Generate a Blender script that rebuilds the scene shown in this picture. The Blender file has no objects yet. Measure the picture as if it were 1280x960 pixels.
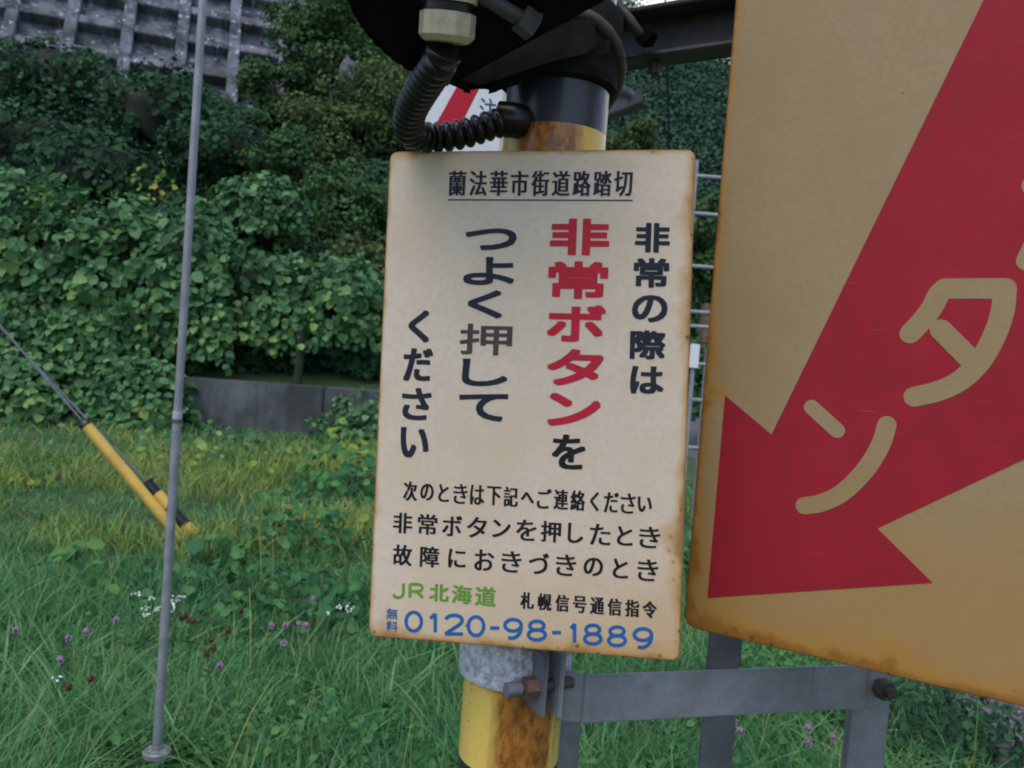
import bpy, bmesh, math, random
import numpy as np
from mathutils import Vector, Matrix, Euler

random.seed(7)
rng = np.random.default_rng(11)
R = math.radians
SC = bpy.context.scene
COL = SC.collection

# ------------------------------------------------------------------ camera
F = 1050.0                       # focal length in pixels of a 1280 wide frame
CZ = 1.4                         # eye height
PITCH, ROLL = R(-2.25), R(4.25)
fw = Vector((0, math.cos(PITCH), math.sin(PITCH)))
r0 = Vector((1, 0, 0)); u0 = r0.cross(fw)
rt = r0 * math.cos(ROLL) + u0 * math.sin(ROLL)
up = u0 * math.cos(ROLL) - r0 * math.sin(ROLL)
CAM = Vector((0, 0, CZ))
cd = bpy.data.cameras.new('camera'); cam = bpy.data.objects.new('camera', cd); COL.objects.link(cam)
m3 = Matrix((rt, up, -fw)).transposed()
cam.matrix_world = Matrix.Translation(CAM) @ m3.to_4x4()
cd.sensor_width = 36; cd.lens = F / 1280 * 36; cd.clip_start = .02; cd.clip_end = 2000
cd.dof.use_dof = True; cd.dof.focus_distance = .96; cd.dof.aperture_fstop = 12
SC.camera = cam

# ------------------------------------------------------------------ world, sun, exposure
SUN_EL, SUN_AZ = 62, 205         # azimuth clockwise from +Y (behind the camera, a little left)
w = bpy.data.worlds.new('World'); SC.world = w; w.use_nodes = True
nt = w.node_tree
sky = nt.nodes.new('ShaderNodeTexSky'); sky.sky_type = 'NISHITA'; sky.sun_disc = False
sky.sun_elevation = R(SUN_EL); sky.sun_rotation = R(SUN_AZ); sky.air_density = 1.0; sky.dust_density = 1.8; sky.ozone_density = 1.2
bg = nt.nodes['Background']; bg.inputs['Strength'].default_value = .14
# cloud-like glow added to whiten the sky low in the north, behind the hills
tcw = nt.nodes.new('ShaderNodeTexCoord'); sxw = nt.nodes.new('ShaderNodeSeparateXYZ'); nt.links.new(tcw.outputs['Generated'], sxw.inputs[0])
def mrw(sock, a, b):
    m_ = nt.nodes.new('ShaderNodeMapRange'); m_.interpolation_type = 'SMOOTHSTEP'; nt.links.new(sock, m_.inputs[0]); m_.inputs[1].default_value = a; m_.inputs[2].default_value = b; return m_.outputs[0]
nzw = nt.nodes.new('ShaderNodeTexNoise'); nt.links.new(tcw.outputs['Generated'], nzw.inputs['Vector']); nzw.inputs['Scale'].default_value = 3; nzw.inputs['Detail'].default_value = 5
mw1 = nt.nodes.new('ShaderNodeMath'); mw1.operation = 'MULTIPLY'; nt.links.new(mrw(sxw.outputs[1], .35, .75), mw1.inputs[0]); nt.links.new(mrw(sxw.outputs[2], .62, .40), mw1.inputs[1])
mw2 = nt.nodes.new('ShaderNodeMath'); mw2.operation = 'MULTIPLY'; nt.links.new(mw1.outputs[0], mw2.inputs[0]); nt.links.new(mrw(nzw.outputs[0], .15, .45), mw2.inputs[1])
mxw = nt.nodes.new('ShaderNodeMix'); mxw.data_type = 'RGBA'; nt.links.new(mw2.outputs[0], mxw.inputs[0]); nt.links.new(sky.outputs[0], mxw.inputs[6]); mxw.inputs[7].default_value = (6.2, 6.5, 6.9, 1)
nt.links.new(mxw.outputs[2], bg.inputs[0])
sd = bpy.data.lights.new('sun', 'SUN'); so = bpy.data.objects.new('sun', sd); COL.objects.link(so)
sd.energy = 1.0; sd.angle = R(55); sd.color = (1, .96, .90)
sv = Vector((math.sin(R(SUN_AZ)) * math.cos(R(SUN_EL)), math.cos(R(SUN_AZ)) * math.cos(R(SUN_EL)), math.sin(R(SUN_EL))))
so.rotation_euler = sv.to_track_quat('Z', 'Y').to_euler(); so.location = (0, -5, 12)
SC.view_settings.view_transform = 'Standard'; SC.view_settings.look = 'None'
SC.view_settings.exposure = .60; SC.view_settings.gamma = 1; SC.view_settings.use_curve_mapping = False
SC.render.engine = 'CYCLES'
SC.cycles.use_denoising = True
SC.cycles.max_bounces = 5; SC.cycles.diffuse_bounces = 3; SC.cycles.glossy_bounces = 2
SC.cycles.filter_width = 1.9

# ------------------------------------------------------------------ helpers
def ray(px, py):
    return fw + rt * ((px - 640) / F) + up * ((480 - py) / F)
def at(px, py, Y):
    d = ray(px, py); return CAM + d * (Y / d.y)
def onz(px, py, z):
    d = ray(px, py); return CAM + d * ((z - CZ) / d.z)
def onplane(px, py, o, n):
    d = ray(px, py); return CAM + d * ((o - CAM).dot(n) / d.dot(n))

def props(o, label=None, cat=None, group=None, kind=None):
    if label: o['label'] = label
    if cat: o['category'] = cat
    if group: o['group'] = group
    if kind: o['kind'] = kind
    return o
def thing(name, label, cat, loc=(0, 0, 0), rot=None, group=None):
    o = bpy.data.objects.new(name, None); COL.objects.link(o); o.location = loc
    o.empty_display_size = .05
    if rot is not None: o.rotation_euler = rot
    return props(o, label, cat, group)
def link(name, me, parent=None):
    o = bpy.data.objects.new(name, me); COL.objects.link(o)
    if parent is not None: o.parent = parent
    return o
def obj(name, bm, mat, parent=None, smooth=None):
    me = bpy.data.meshes.new(name)
    bmesh.ops.recalc_face_normals(bm, faces=bm.faces)
    if parent is not None:                      # geometry is given in world space
        bm.transform(WM(parent).inverted())
    bm.to_mesh(me); bm.free()
    me.materials.append(mat)
    if smooth is not None:
        for p in me.polygons: p.use_smooth = True
        if smooth < 179: me.set_sharp_from_angle(angle=R(smooth))
    return link(name, me, parent)
def WM(o):
    m = Matrix.LocRotScale(o.location, o.rotation_euler, o.scale)
    return WM(o.parent) @ m if o.parent else m
def arr(name, V, Q, mat, parent=None, smooth=False):
    """mesh from numpy arrays, Q is faces x 4 (world space)"""
    V = np.asarray(V, np.float32); Q = np.asarray(Q, np.int32)
    if parent is not None:
        M = np.array(WM(parent).inverted()); V = (V @ M[:3, :3].T + M[:3, 3]).astype(np.float32)
    me = bpy.data.meshes.new(name)
    me.vertices.add(len(V)); me.vertices.foreach_set('co', V.ravel())
    k = Q.shape[1]
    me.loops.add(Q.size); me.loops.foreach_set('vertex_index', Q.ravel())
    me.polygons.add(len(Q)); me.polygons.foreach_set('loop_start', np.arange(0, Q.size, k, dtype=np.int32))
    if smooth: me.polygons.foreach_set('use_smooth', np.ones(len(Q), bool))
    me.update(calc_edges=True); me.materials.append(mat)
    return link(name, me, parent)

def BM(): return bmesh.new()
def add_box(bm, c, s, rot=None, bevel=0):
    r = bmesh.ops.create_cube(bm, size=1)
    M = Matrix.Translation(c) @ ((rot or Matrix.Identity(3)).to_4x4()) @ Matrix.Diagonal((*s, 1))
    bmesh.ops.transform(bm, matrix=M, verts=r['verts'])
    if bevel:
        es = list({e for v in r['verts'] for e in v.link_edges})
        bmesh.ops.bevel(bm, geom=es, offset=bevel, segments=2, affect='EDGES')
    return bm
def frame(d, ref=Vector((0, 0, 1))):
    d = Vector(d).normalized()
    if abs(d.dot(ref)) > .97: ref = Vector((1, 0, 0))
    a = ref.cross(d).normalized(); return a, d.cross(a), d
def add_tube(bm, pts, rad, n=16, caps=True, square=False):
    pts = [Vector(p) for p in pts]; rs = rad if hasattr(rad, '__len__') else [rad] * len(pts)
    rings = []; a = None
    for i, p in enumerate(pts):
        d = (pts[min(i + 1, len(pts) - 1)] - pts[max(i - 1, 0)]).normalized()
        if a is None: a, b, _ = frame(d)
        else:
            a = (a - d * a.dot(d)).normalized(); b = d.cross(a)
        rings.append([bm.verts.new(p + (a * math.cos(t) + b * math.sin(t)) * rs[i]) for t in [2 * math.pi * k / n + (math.pi / n if n == 4 else 0) for k in range(n)]])
    for A, B in zip(rings, rings[1:]):
        for k in range(n): bm.faces.new((A[k], A[(k + 1) % n], B[(k + 1) % n], B[k]))
    if caps: bm.faces.new(rings[0][::-1]); bm.faces.new(rings[-1])
    return bm
def add_lathe(bm, o, axis, prof, n=32, caps=True):
    a, b, d = frame(axis); o = Vector(o); rings = []
    for r_, h in prof:
        rings.append([bm.verts.new(o + d * h + (a * math.cos(t) + b * math.sin(t)) * r_) for t in [2 * math.pi * k / n for k in range(n)]])
    for A, B in zip(rings, rings[1:]):
        for k in range(n): bm.faces.new((A[k], A[(k + 1) % n], B[(k + 1) % n], B[k]))
    if caps: bm.faces.new(rings[0][::-1]); bm.faces.new(rings[-1])
    return bm
def add_prism(bm, pts, depth, bevel=0, seg=2):
    """closed polygon of world points extruded by the vector depth"""
    vs = [bm.verts.new(p) for p in pts]
    f = bm.faces.new(vs)
    r = bmesh.ops.extrude_face_region(bm, geom=[f])
    nv = [g for g in r['geom'] if isinstance(g, bmesh.types.BMVert)]
    bmesh.ops.translate(bm, vec=depth, verts=nv)
    if bevel:
        fs = set(vs) | set(nv)
        es = [e for e in bm.edges if e.verts[0] in fs and e.verts[1] in fs]
        bmesh.ops.bevel(bm, geom=es, offset=bevel, segments=seg, affect='EDGES')
    return bm
def spline(pts, n):
    """Catmull-Rom through the points"""
    P = [Vector(p) for p in pts]; P = [P[0] * 2 - P[1]] + P + [P[-1] * 2 - P[-2]]; out = []
    m = len(P) - 3
    for i in range(n + 1):
        s = min(i / n * m, m - 1e-6); k = int(s); t = s - k
        a, b, c, d = P[k:k + 4]
        out.append(.5 * ((2 * b) + (c - a) * t + (2 * a - 5 * b + 4 * c - d) * t * t + (3 * b - a - 3 * c + d) * t ** 3))
    return out

# value noise for terrain and placement
_perm = rng.random((256, 256))
def vnoise(x, y):
    x = np.asarray(x, float); y = np.asarray(y, float)
    xi = np.floor(x).astype(int); yi = np.floor(y).astype(int); fx = x - xi; fy = y - yi
    fx = fx * fx * (3 - 2 * fx); fy = fy * fy * (3 - 2 * fy)
    g = lambda i, j: _perm[i % 256, j % 256]
    return (g(xi, yi) * (1 - fx) + g(xi + 1, yi) * fx) * (1 - fy) + (g(xi, yi + 1) * (1 - fx) + g(xi + 1, yi + 1) * fx) * fy
def fbm(x, y, o=4):
    s = 0; a = .5
    for k in range(o): s = s + a * vnoise(x * 2 ** k + 17 * k, y * 2 ** k + 31 * k); a *= .5
    return s
def sstep(a, b, x):
    t = np.clip((np.asarray(x, float) - a) / (b - a), 0, 1); return t * t * (3 - 2 * t)

# ------------------------------------------------------------------ materials
class N:
    def __init__(s, name):
        s.m = bpy.data.materials.new(name); s.m.use_nodes = True; s.t = s.m.node_tree
        s.b = s.t.nodes['Principled BSDF']
    def n(s, typ, **kw):
        x = s.t.nodes.new(typ)
        for k, v in kw.items(): setattr(x, k, v)
        return x
    def l(s, a, b): s.t.links.new(a, b)
    def put(s, sock, v):
        if hasattr(v, 'is_linked') or isinstance(v, bpy.types.NodeSocket): s.l(v, sock)
        elif v is not None: sock.default_value = v
    def math(s, op, a, b=None, c=None, clamp=False):
        x = s.n('ShaderNodeMath', operation=op); x.use_clamp = clamp
        s.put(x.inputs[0], a); s.put(x.inputs[1], b)
        if c is not None: s.put(x.inputs[2], c)
        return x.outputs[0]
    def coord(s, kind='Object'): return s.n('ShaderNodeTexCoord').outputs[kind]
    def xyz(s, v):
        x = s.n('ShaderNodeSeparateXYZ'); s.l(v, x.inputs[0]); return x.outputs
    def scale(s, v, sc):
        x = s.n('ShaderNodeMapping'); s.l(v, x.inputs[0]); x.inputs['Scale'].default_value = sc; return x.outputs[0]
    def noise(s, v, sc, det=4, rough=.6, dist=0):
        x = s.n('ShaderNodeTexNoise'); s.l(v, x.inputs['Vector']); x.inputs['Scale'].default_value = sc
        x.inputs['Detail'].default_value = det; x.inputs['Roughness'].default_value = rough; x.inputs['Distortion'].default_value = dist
        return x.outputs[0]
    def voro(s, v, sc, out='Distance'):
        x = s.n('ShaderNodeTexVoronoi'); s.l(v, x.inputs['Vector']); x.inputs['Scale'].default_value = sc; return x.outputs[out]
    def rng(s, v, a, b, c=0, d=1, smooth=True):
        x = s.n('ShaderNodeMapRange', interpolation_type='SMOOTHSTEP' if smooth else 'LINEAR')
        s.put(x.inputs[0], v)
        for k, q in zip((1, 2, 3, 4), (a, b, c, d)): x.inputs[k].default_value = q
        return x.outputs[0]
    def ramp(s, v, stops, mode='LINEAR'):
        x = s.n('ShaderNodeValToRGB'); s.put(x.inputs[0], v); e = x.color_ramp.elements; x.color_ramp.interpolation = mode
        while len(e) < len(stops): e.new(.5)
        for q, (p, c) in zip(e, stops): q.position = p; q.color = (*c, 1)
        return x.outputs[0]
    def mix(s, f, a, b, mode='MIX'):
        x = s.n('ShaderNodeMix', data_type='RGBA', blend_type=mode); s.put(x.inputs[0], f)
        for i, v in ((6, a), (7, b)): s.put(x.inputs[i], (*v, 1) if isinstance(v, tuple) and len(v) == 3 else v)
        return x.outputs[2]
    def bump(s, h, st=.3, d=.01):
        x = s.n('ShaderNodeBump'); s.l(h, x.inputs['Height']); x.inputs['Strength'].default_value = st; x.inputs['Distance'].default_value = d
        s.l(x.outputs[0], s.b.inputs['Normal'])
    def done(s, col, rough=.5, metal=0, spec=None):
        s.put(s.b.inputs['Base Color'], (*col, 1) if isinstance(col, tuple) else col)
        s.put(s.b.inputs['Roughness'], rough); s.put(s.b.inputs['Metallic'], metal)
        if spec is not None: s.b.inputs['Specular IOR Level'].default_value = spec
        return s.m

SIGN_W, SIGN_H = .3441, .5516
BIG_W, BIG_H = .62, 1.15

def enamel(name, base, stain, W, H, kl, kr, kt, kb, wide, tone=None):
    """weathered enamel: ochre staining that follows the plate's own edges, rust rim, specks"""
    s = N(name); c = s.coord(); x, y, z = s.xyz(c)
    nz = s.noise(c, 26, 5, .65); nf = s.noise(c, 160, 3, .6)
    dl = s.math('MULTIPLY', s.math('ADD', x, W / 2), kl); dr = s.math('MULTIPLY', s.math('SUBTRACT', W / 2, x), kr)
    dt = s.math('MULTIPLY', s.math('SUBTRACT', H / 2, z), kt); db = s.math('MULTIPLY', s.math('ADD', z, H / 2), kb)
    d = s.math('SMOOTH_MIN', s.math('SMOOTH_MIN', dl, dr, .012), s.math('SMOOTH_MIN', dt, db, .012), .012)
    d = s.math('MULTIPLY', d, s.rng(s.noise(c, 8, 4, .65), .30, .68, .45, 3.2))
    dn = s.math('ADD', d, s.math('MULTIPLY', s.math('SUBTRACT', nz, .5), wide * .7))
    f1 = s.rng(dn, wide, 0)
    f2 = s.rng(dn, wide * .33, -.001)
    blot = s.noise(c, 7, 4, .6)
    col = s.mix(s.rng(blot, .35, .7), base, tuple(v * q for v, q in zip(base, (.93, .88, .78))))
    col = s.mix(s.rng(nf, .38, .68, 0, .6), col, tuple(v * .84 for v in base))
    col = s.mix(s.rng(s.noise(c, 420, 2, .6), .55, .75, 0, .5), col, tuple(v * .80 for v in base))
    if tone: col = s.mix(tone(s, c, z, x), col, stain)
    col = s.mix(s.math('MULTIPLY', f1, .85), col, stain)
    col = s.mix(s.math('MULTIPLY', f2, .8), col, tuple(v * q for v, q in zip(stain, (.55, .42, .35))))
    v = s.voro(c, 34); v2 = s.n('ShaderNodeTexVoronoi'); s.l(c, v2.inputs['Vector']); v2.inputs['Scale'].default_value = 34
    pick = s.xyz(v2.outputs['Color'])[0]
    spot = s.math('MULTIPLY', s.rng(s.math('ADD', v, s.math('MULTIPLY', nf, .08)), .11, .04), s.math('GREATER_THAN', pick, .74))
    col = s.mix(s.math('MULTIPLY', spot, .75), col, (.16, .075, .02))
    chip = s.math('MULTIPLY', s.rng(s.math('ADD', s.voro(c, 75), s.math('MULTIPLY', nz, .25)), .34, .22), s.rng(d, .016, .002))
    col = s.mix(s.math('MULTIPLY', chip, .8), col, (.10, .042, .015))
    s.bump(nf, .12, .0006)
    return s.done(col, s.rng(nz, .3, .7, .42, .62), 0, .16)

M = {}
M['cream'] = enamel('cream_enamel', (.665, .55, .44), (.47, .27, .09), SIGN_W, SIGN_H, 3.2, 1.05, 1.7, .85, .027,
                    tone=lambda s, c, z, x: s.rng(s.math('ADD', s.math('SUBTRACT', z, s.math('MULTIPLY', x, .35)), s.math('MULTIPLY', s.noise(c, 6, 3), .12)), -.08, -.30, 0, .62))
M['big'] = enamel('tan_enamel', (.340, .246, .138), (.385, .190, .036), BIG_W, BIG_H, 1.8, 1, 1, .8, .055,
                  tone=lambda s, c, z, x: s.rng(s.math('ADD', z, s.math('MULTIPLY', s.noise(c, 5, 3), .2)), -BIG_H / 2 + .42, -BIG_H / 2 + .08, 0, .55))
def paint(name, col, rough=.5, wear=.15, sc=60, fade=None, spec=None, scuff=0):
    s = N(name); c = s.coord(); n = s.noise(c, sc, 5, .65)
    col2 = s.mix(s.rng(n, .35, .75, 0, 1), col, tuple(min(1, v * (1 - wear) + .03 * wear) for v in col))
    if fade: col2 = s.mix(s.math('MULTIPLY', s.rng(s.noise(c, 9, 4), .42, .68), .6), col2, fade)
    if scuff:
        sn = s.noise(s.scale(c, (9, 9, 160)), 3, 3, .6); s2 = s.noise(c, 300, 2)
        col2 = s.mix(s.math('MULTIPLY', s.rng(sn, .66, .74), .35), col2, (.40, .16, .15)); col2 = s.mix(s.rng(s2, .6, .8, 0, .35), col2, tuple(v * .6 for v in col))
    s.bump(n, .1, .0006)
    return s.done(col2, rough, 0, spec)
M['ink'] = paint('navy_ink', (.016, .020, .036), .45, .5, fade=(.026, .030, .046), spec=.12)
M['ink2'] = paint('black_ink', (.012, .012, .016), .45, .4, spec=.12)
M['inkbrown'] = paint('faded_brown_ink', (.085, .06, .055), .5, .4, 120, spec=.12)
M['red_ink'] = paint('red_ink', (.50, .020, .040), .45, .25, spec=.12)
M['green_ink'] = paint('green_ink', (.13, .30, .035), .45, .2, spec=.12)
M['blue_ink'] = paint('blue_ink', (.022, .12, .36), .45, .2, spec=.12)
M['red_big'] = paint('faded_red_enamel', (.315, .015, .027), .5, .2, 40, fade=(.35, .020, .034), spec=.14, scuff=1)
M['board_ink'] = paint('teal_blue_ink', (.012, .055, .12), .45, .2)
M['white_board'] = paint('white_board_paint', (.68, .70, .74), .4, .1)
M['board_edge'] = paint('board_cream_edge', (.55, .48, .36), .5, .2)
M['black'] = paint('black_paint', (.0015, .0015, .002), .6, .0, spec=.12)
M['rubber'] = paint('black_plastic', (.004, .0045, .006), .34, .1)
M['gland'] = paint('cream_plastic', (.56, .49, .34), .45, .3, 90)
M['dgrey'] = paint('dark_grey_cast_metal', (.011, .010, .009), .8, .45, 50, spec=.08)
def galv(name, base, rust=.25, sc=35, spangle=True):
    s = N(name); c = s.coord(); n = s.noise(c, sc, 6, .7); n2 = s.noise(c, sc * .35, 4, .6)
    col = s.mix(s.rng(n2, .3, .7), base, tuple(v * .68 for v in base))
    col = s.mix(s.rng(n, .45, .8, 0, .6), col, tuple(v * 1.25 for v in base))
    r_ = s.rng(s.math('ADD', s.math('MULTIPLY', n, .6), s.math('MULTIPLY', n2, .4)), .68 - rust * .25, .78 - rust * .25)
    col = s.mix(s.math('MULTIPLY', r_, .75), col, (.12, .06, .03))
    vx = s.n('ShaderNodeTexVoronoi'); s.l(c, vx.inputs['Vector']); vx.inputs['Scale'].default_value = 130
    col = s.mix(s.math('MULTIPLY', s.xyz(vx.outputs['Color'])[0], .35), col, tuple(v * .6 for v in base))
    st = s.noise(s.scale(c, (14, 14, 1.2)), 3, 4, .6); col = s.mix(s.rng(st, .56, .74, 0, .55), col, (.13, .10, .08))
    s.bump(n, .4, .0015)
    return s.done(col, s.rng(n, .3, .7, .5, .75), .25)
M['galv'] = galv('galvanised_steel', (.30, .31, .35), .1)
M['galv_light'] = galv('pale_galvanised_steel', (.50, .53, .60), .12, 60)
M['galv_dark'] = galv('dull_galvanised_steel', (.17, .18, .215), .12)
s = N('rough_zinc'); c = s.coord(); n = s.noise(c, 90, 6, .75); n2 = s.noise(c, 25, 4, .7); z_ = s.xyz(c)[2]
colr = s.mix(s.rng(n, .35, .65), (.30, .31, .36), (.72, .74, .82)); colr = s.mix(s.rng(s.math('ADD', n2, s.math('MULTIPLY', z_, 6)), .56, .72, 0, .7), colr, (.22, .17, .13))
s.bump(n, .6, .003); M['zinc'] = s.done(colr, .6, .1)
M['rusty'] = galv('rusty_steel', (.22, .13, .09), .75, 60)
M['arm'] = galv('dark_weathered_steel', (.085, .082, .085), .3, 30)
M['bolt'] = galv('brown_bolt_steel', (.09, .075, .06), .5, 70)

# ------------------------------------------------------------------ terrain
def hill_mask(x, y):            # 1 on the left hillside, 0 in the railway cutting on the right
    return 1 - sstep(-.3, 1.6 + .02 * y, x - .05 * y)
WALL_Y = 9.0
def gz(x, y):
    x = np.asarray(x, float); y = np.asarray(y, float)
    hm = hill_mask(x, y)
    z = .32 * sstep(3.5, 9, y) * hm
    s = np.maximum(y - (WALL_Y + .2), 0)
    z = z + hm * (sstep(0, .25, s) * .42 + .40 * s * (1 - .25 * sstep(25, 60, s)) + sstep(.5, 3, s) * 2.8 * (fbm(x * .36 + 3, y * .36) - .45))
    z = z + .10 * (fbm(x * .7, y * .7) - .47) * sstep(0, 2, y + 3)
    return z
def grid(name, xs, ys, fz, mat):
    X, Y = np.meshgrid(xs, ys); Z = fz(X, Y); V = np.stack([X, Y, Z], -1).reshape(-1, 3)
    nx, ny = len(xs), len(ys); i = np.arange(nx - 1)[None] + (np.arange(ny - 1) * nx)[:, None]; i = i.ravel()
    return arr(name, V, np.stack([i, i + 1, i + nx + 1, i + nx], -1), mat, smooth=True)
s = N('soil_and_moss'); c = s.coord(); n = s.noise(c, 3, 6, .7)
M['soil'] = s.done(s.ramp(n, [(.3, (.026, .045, .016)), (.55, (.045, .080, .024)), (.75, (.07, .075, .03))]), .95)
xs = np.unique(np.concatenate([np.linspace(-14, 8, 150), np.linspace(-700, 700, 60)]))
ys = np.unique(np.concatenate([np.linspace(-4, 40, 260), np.linspace(-60, 900, 50)]))
g_ = grid('ground', xs, ys, lambda X, Y: gz(X, np.minimum(Y, 60)) * (1 - .0 * X), M['soil']); g_['kind'] = 'structure'

# ------------------------------------------------------------------ foliage builders
def leaf_mat(name, stops, rough=.5, spec=.35, trans=.0):
    s = N(name); g = s.n('ShaderNodeNewGeometry'); c = s.coord()
    v = s.math('ADD', s.math('MULTIPLY', g.outputs['Random Per Island'], .62), s.math('MULTIPLY', s.rng(s.noise(c, 1.1, 4), .3, .7, smooth=False), .36))
    s.done(s.ramp(v, stops), rough, 0, spec)
    if trans:
        t = s.n('ShaderNodeBsdfTranslucent'); s.l(s.b.inputs['Base Color'].links[0].from_socket, t.inputs[0])
        mx = s.n('ShaderNodeMixShader'); mx.inputs[0].default_value = trans
        s.l(s.b.outputs[0], mx.inputs[1]); s.l(t.outputs[0], mx.inputs[2])
        s.l(mx.outputs[0], s.t.nodes['Material Output'].inputs[0])
    return s.m
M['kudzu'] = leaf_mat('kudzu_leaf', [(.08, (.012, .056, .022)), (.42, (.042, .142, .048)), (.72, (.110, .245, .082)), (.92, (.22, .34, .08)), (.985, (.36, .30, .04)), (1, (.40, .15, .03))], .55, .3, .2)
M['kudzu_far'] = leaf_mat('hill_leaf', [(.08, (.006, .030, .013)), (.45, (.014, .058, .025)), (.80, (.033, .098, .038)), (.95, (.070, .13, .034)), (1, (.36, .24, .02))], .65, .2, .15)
M['tree_leaf'] = leaf_mat('tree_leaf', [(.08, (.018, .054, .020)), (.45, (.044, .108, .038)), (.85, (.090, .165, .054)), (1, (.13, .12, .04))], .7, .12, .15)
M['olive_leaf'] = leaf_mat('olive_leaf', [(.08, (.028, .062, .022)), (.45, (.064, .108, .036)), (.80, (.115, .150, .052)), (1, (.20, .15, .05))], .7, .12, .15)
M['far_leaf'] = leaf_mat('far_leaf', [(.1, (.022, .062, .048)), (.5, (.034, .088, .058)), (.9, (.065, .115, .060))], .7, .1)  # bluish, low-contrast tones put distance haze into the leaf colour
M['grass'] = leaf_mat('grass_blade', [(.06, (.022, .100, .034)), (.40, (.078, .260, .084)), (.70, (.165, .38, .14)), (.90, (.28, .46, .20)), (1, (.48, .46, .28))], .36, .5, .48)
M['dry'] = leaf_mat('dry_grass', [(.1, (.12, .28, .06)), (.5, (.25, .36, .095)), (.82, (.40, .38, .14)), (1, (.38, .28, .17))], .7, .15, .3)
M['weed'] = leaf_mat('weed_leaf', [(.08, (.016, .080, .030)), (.45, (.042, .160, .056)), (.85, (.105, .260, .070)), (1, (.26, .30, .05))], .6, .2, .25)
M['butterbur'] = leaf_mat('butterbur_leaf', [(.1, (.07, .20, .05)), (.9, (.14, .28, .07)), (1, (.22, .28, .07))], .6, .2, .25)
M['yellow'] = leaf_mat('yellowing_leaf', [(.10, (.06, .17, .03)), (.50, (.17, .28, .04)), (.80, (.34, .34, .045)), (.95, (.42, .28, .04)), (1, (.38, .13, .04))], .6, .2, .2)
M['core'] = paint('dark_core_and_trunk', (.012, .022, .009), .95, .5, 6)  # near-black tone for the light-blocking mound cores, also on the bare trunk
M['bark'] = paint('grey_bark', (.10, .085, .07), .9, .5, 12)
M['birch'] = paint('pale_bark', (.42, .42, .44), .8, .5, 8)
M['rock'] = paint('pale_rock', (.13, .135, .155), .9, .6, 3)

LEAF_UV = np.array([[0, 0, 0], [-.42, .28, .10], [-.36, .72, .06], [0, 1, -.12], [.36, .72, .06], [.42, .28, .10]])
LEAF_Q = np.array([[0, 3, 2, 1], [0, 5, 4, 3]])
def leaves(P, Nrm, size, jit=.6, droop=.3, up_bias=0):
    """leaf cards at P facing roughly Nrm; returns verts, quads"""
    n = len(P); Nn = Nrm + rng.normal(0, jit, (n, 3)); Nn[:, 2] += up_bias
    Nn /= np.linalg.norm(Nn, axis=1, keepdims=True) + 1e-9
    d = rng.normal(0, 1, (n, 3)); d[:, 2] -= droop * 2
    d -= Nn * (d * Nn).sum(1, keepdims=True); d /= np.linalg.norm(d, axis=1, keepdims=True) + 1e-9
    sx = np.cross(d, Nn); sz = np.asarray(size).reshape(-1, 1, 1) * np.ones((n, 1, 1))
    V = P[:, None] + sz * (LEAF_UV[None, :, 0:1] * sx[:, None] + LEAF_UV[None, :, 1:2] * d[:, None] + LEAF_UV[None, :, 2:3] * Nn[:, None])
    Q = (LEAF_Q[None] + (np.arange(n) * 6)[:, None, None]).reshape(-1, 4)
    return V.reshape(-1, 3), Q
def blades(P, h, wd, lean, taper=.12, outw=None):
    n = len(P); a = rng.uniform(0, 2 * np.pi, n); b = a + rng.normal(0, .9, n)
    if outw is not None:
        t_ = ~np.isnan(outw); b = np.where(t_, np.nan_to_num(outw) - 1.57 + rng.normal(0, .5, n), b)
        a = np.where(t_, b + rng.normal(0, .6, n), a)
    side = np.stack([np.cos(a), np.sin(a), 0 * a], -1); bend = np.stack([np.cos(b + 1.57), np.sin(b + 1.57), 0 * a], -1)
    V = np.zeros((n, 8, 3)); H = h[:, None]; L = (lean * h)[:, None]
    for k, (t, ww) in enumerate(((0, .8), (.4, 1), (.75, .7), (1, taper))):
        c_ = P + np.array([0, 0, 1.]) * H * (t - .22 * (lean[:, None]) * t * t) + bend * L * t * t
        V[:, 2 * k] = c_ - side * (wd * ww / 2)[:, None]; V[:, 2 * k + 1] = c_ + side * (wd * ww / 2)[:, None]
    q = np.array([[0, 1, 3, 2], [2, 3, 5, 4], [4, 5, 7, 6]])
    return V.reshape(-1, 3), (q[None] + (np.arange(n) * 8)[:, None, None]).reshape(-1, 4)
def join(L):
    V = []; Q = []; o = 0
    for v, q in L: V.append(v); Q.append(q + o); o += len(v)
    return np.concatenate(V), np.concatenate(Q)

# ------------------------------------------------------------------ grass, weeds
def wedge(n, y0, y1, spread=.72, pad=.6, pw=1.0):
    y = y0 * (y1 / y0) ** (rng.random(n) ** pw); x = rng.uniform(-1, 1, n) * (spread * y + pad); return x, y
BALLAST_X = lambda y: 1.86 + .10 * (y - 3.4) + .12 * np.sin(y * 2.3)
ROD = onz(196, 940, .17)
x, y = wedge(185000, 1.5, 9.0)
keep = (x < BALLAST_X(y) - .1) & (rng.random(len(x)) < .45 + 1.1 * fbm(x * 1.6, y * 1.6) * (1 - .55 * sstep(4.9, 5.6, y)))
x, y = x[keep], y[keep]
tn = 5200; tx, ty = wedge(tn, 1.5, 9.0); ti = rng.integers(0, tn, len(x)); tuft = rng.random(len(x)) < .62
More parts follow.
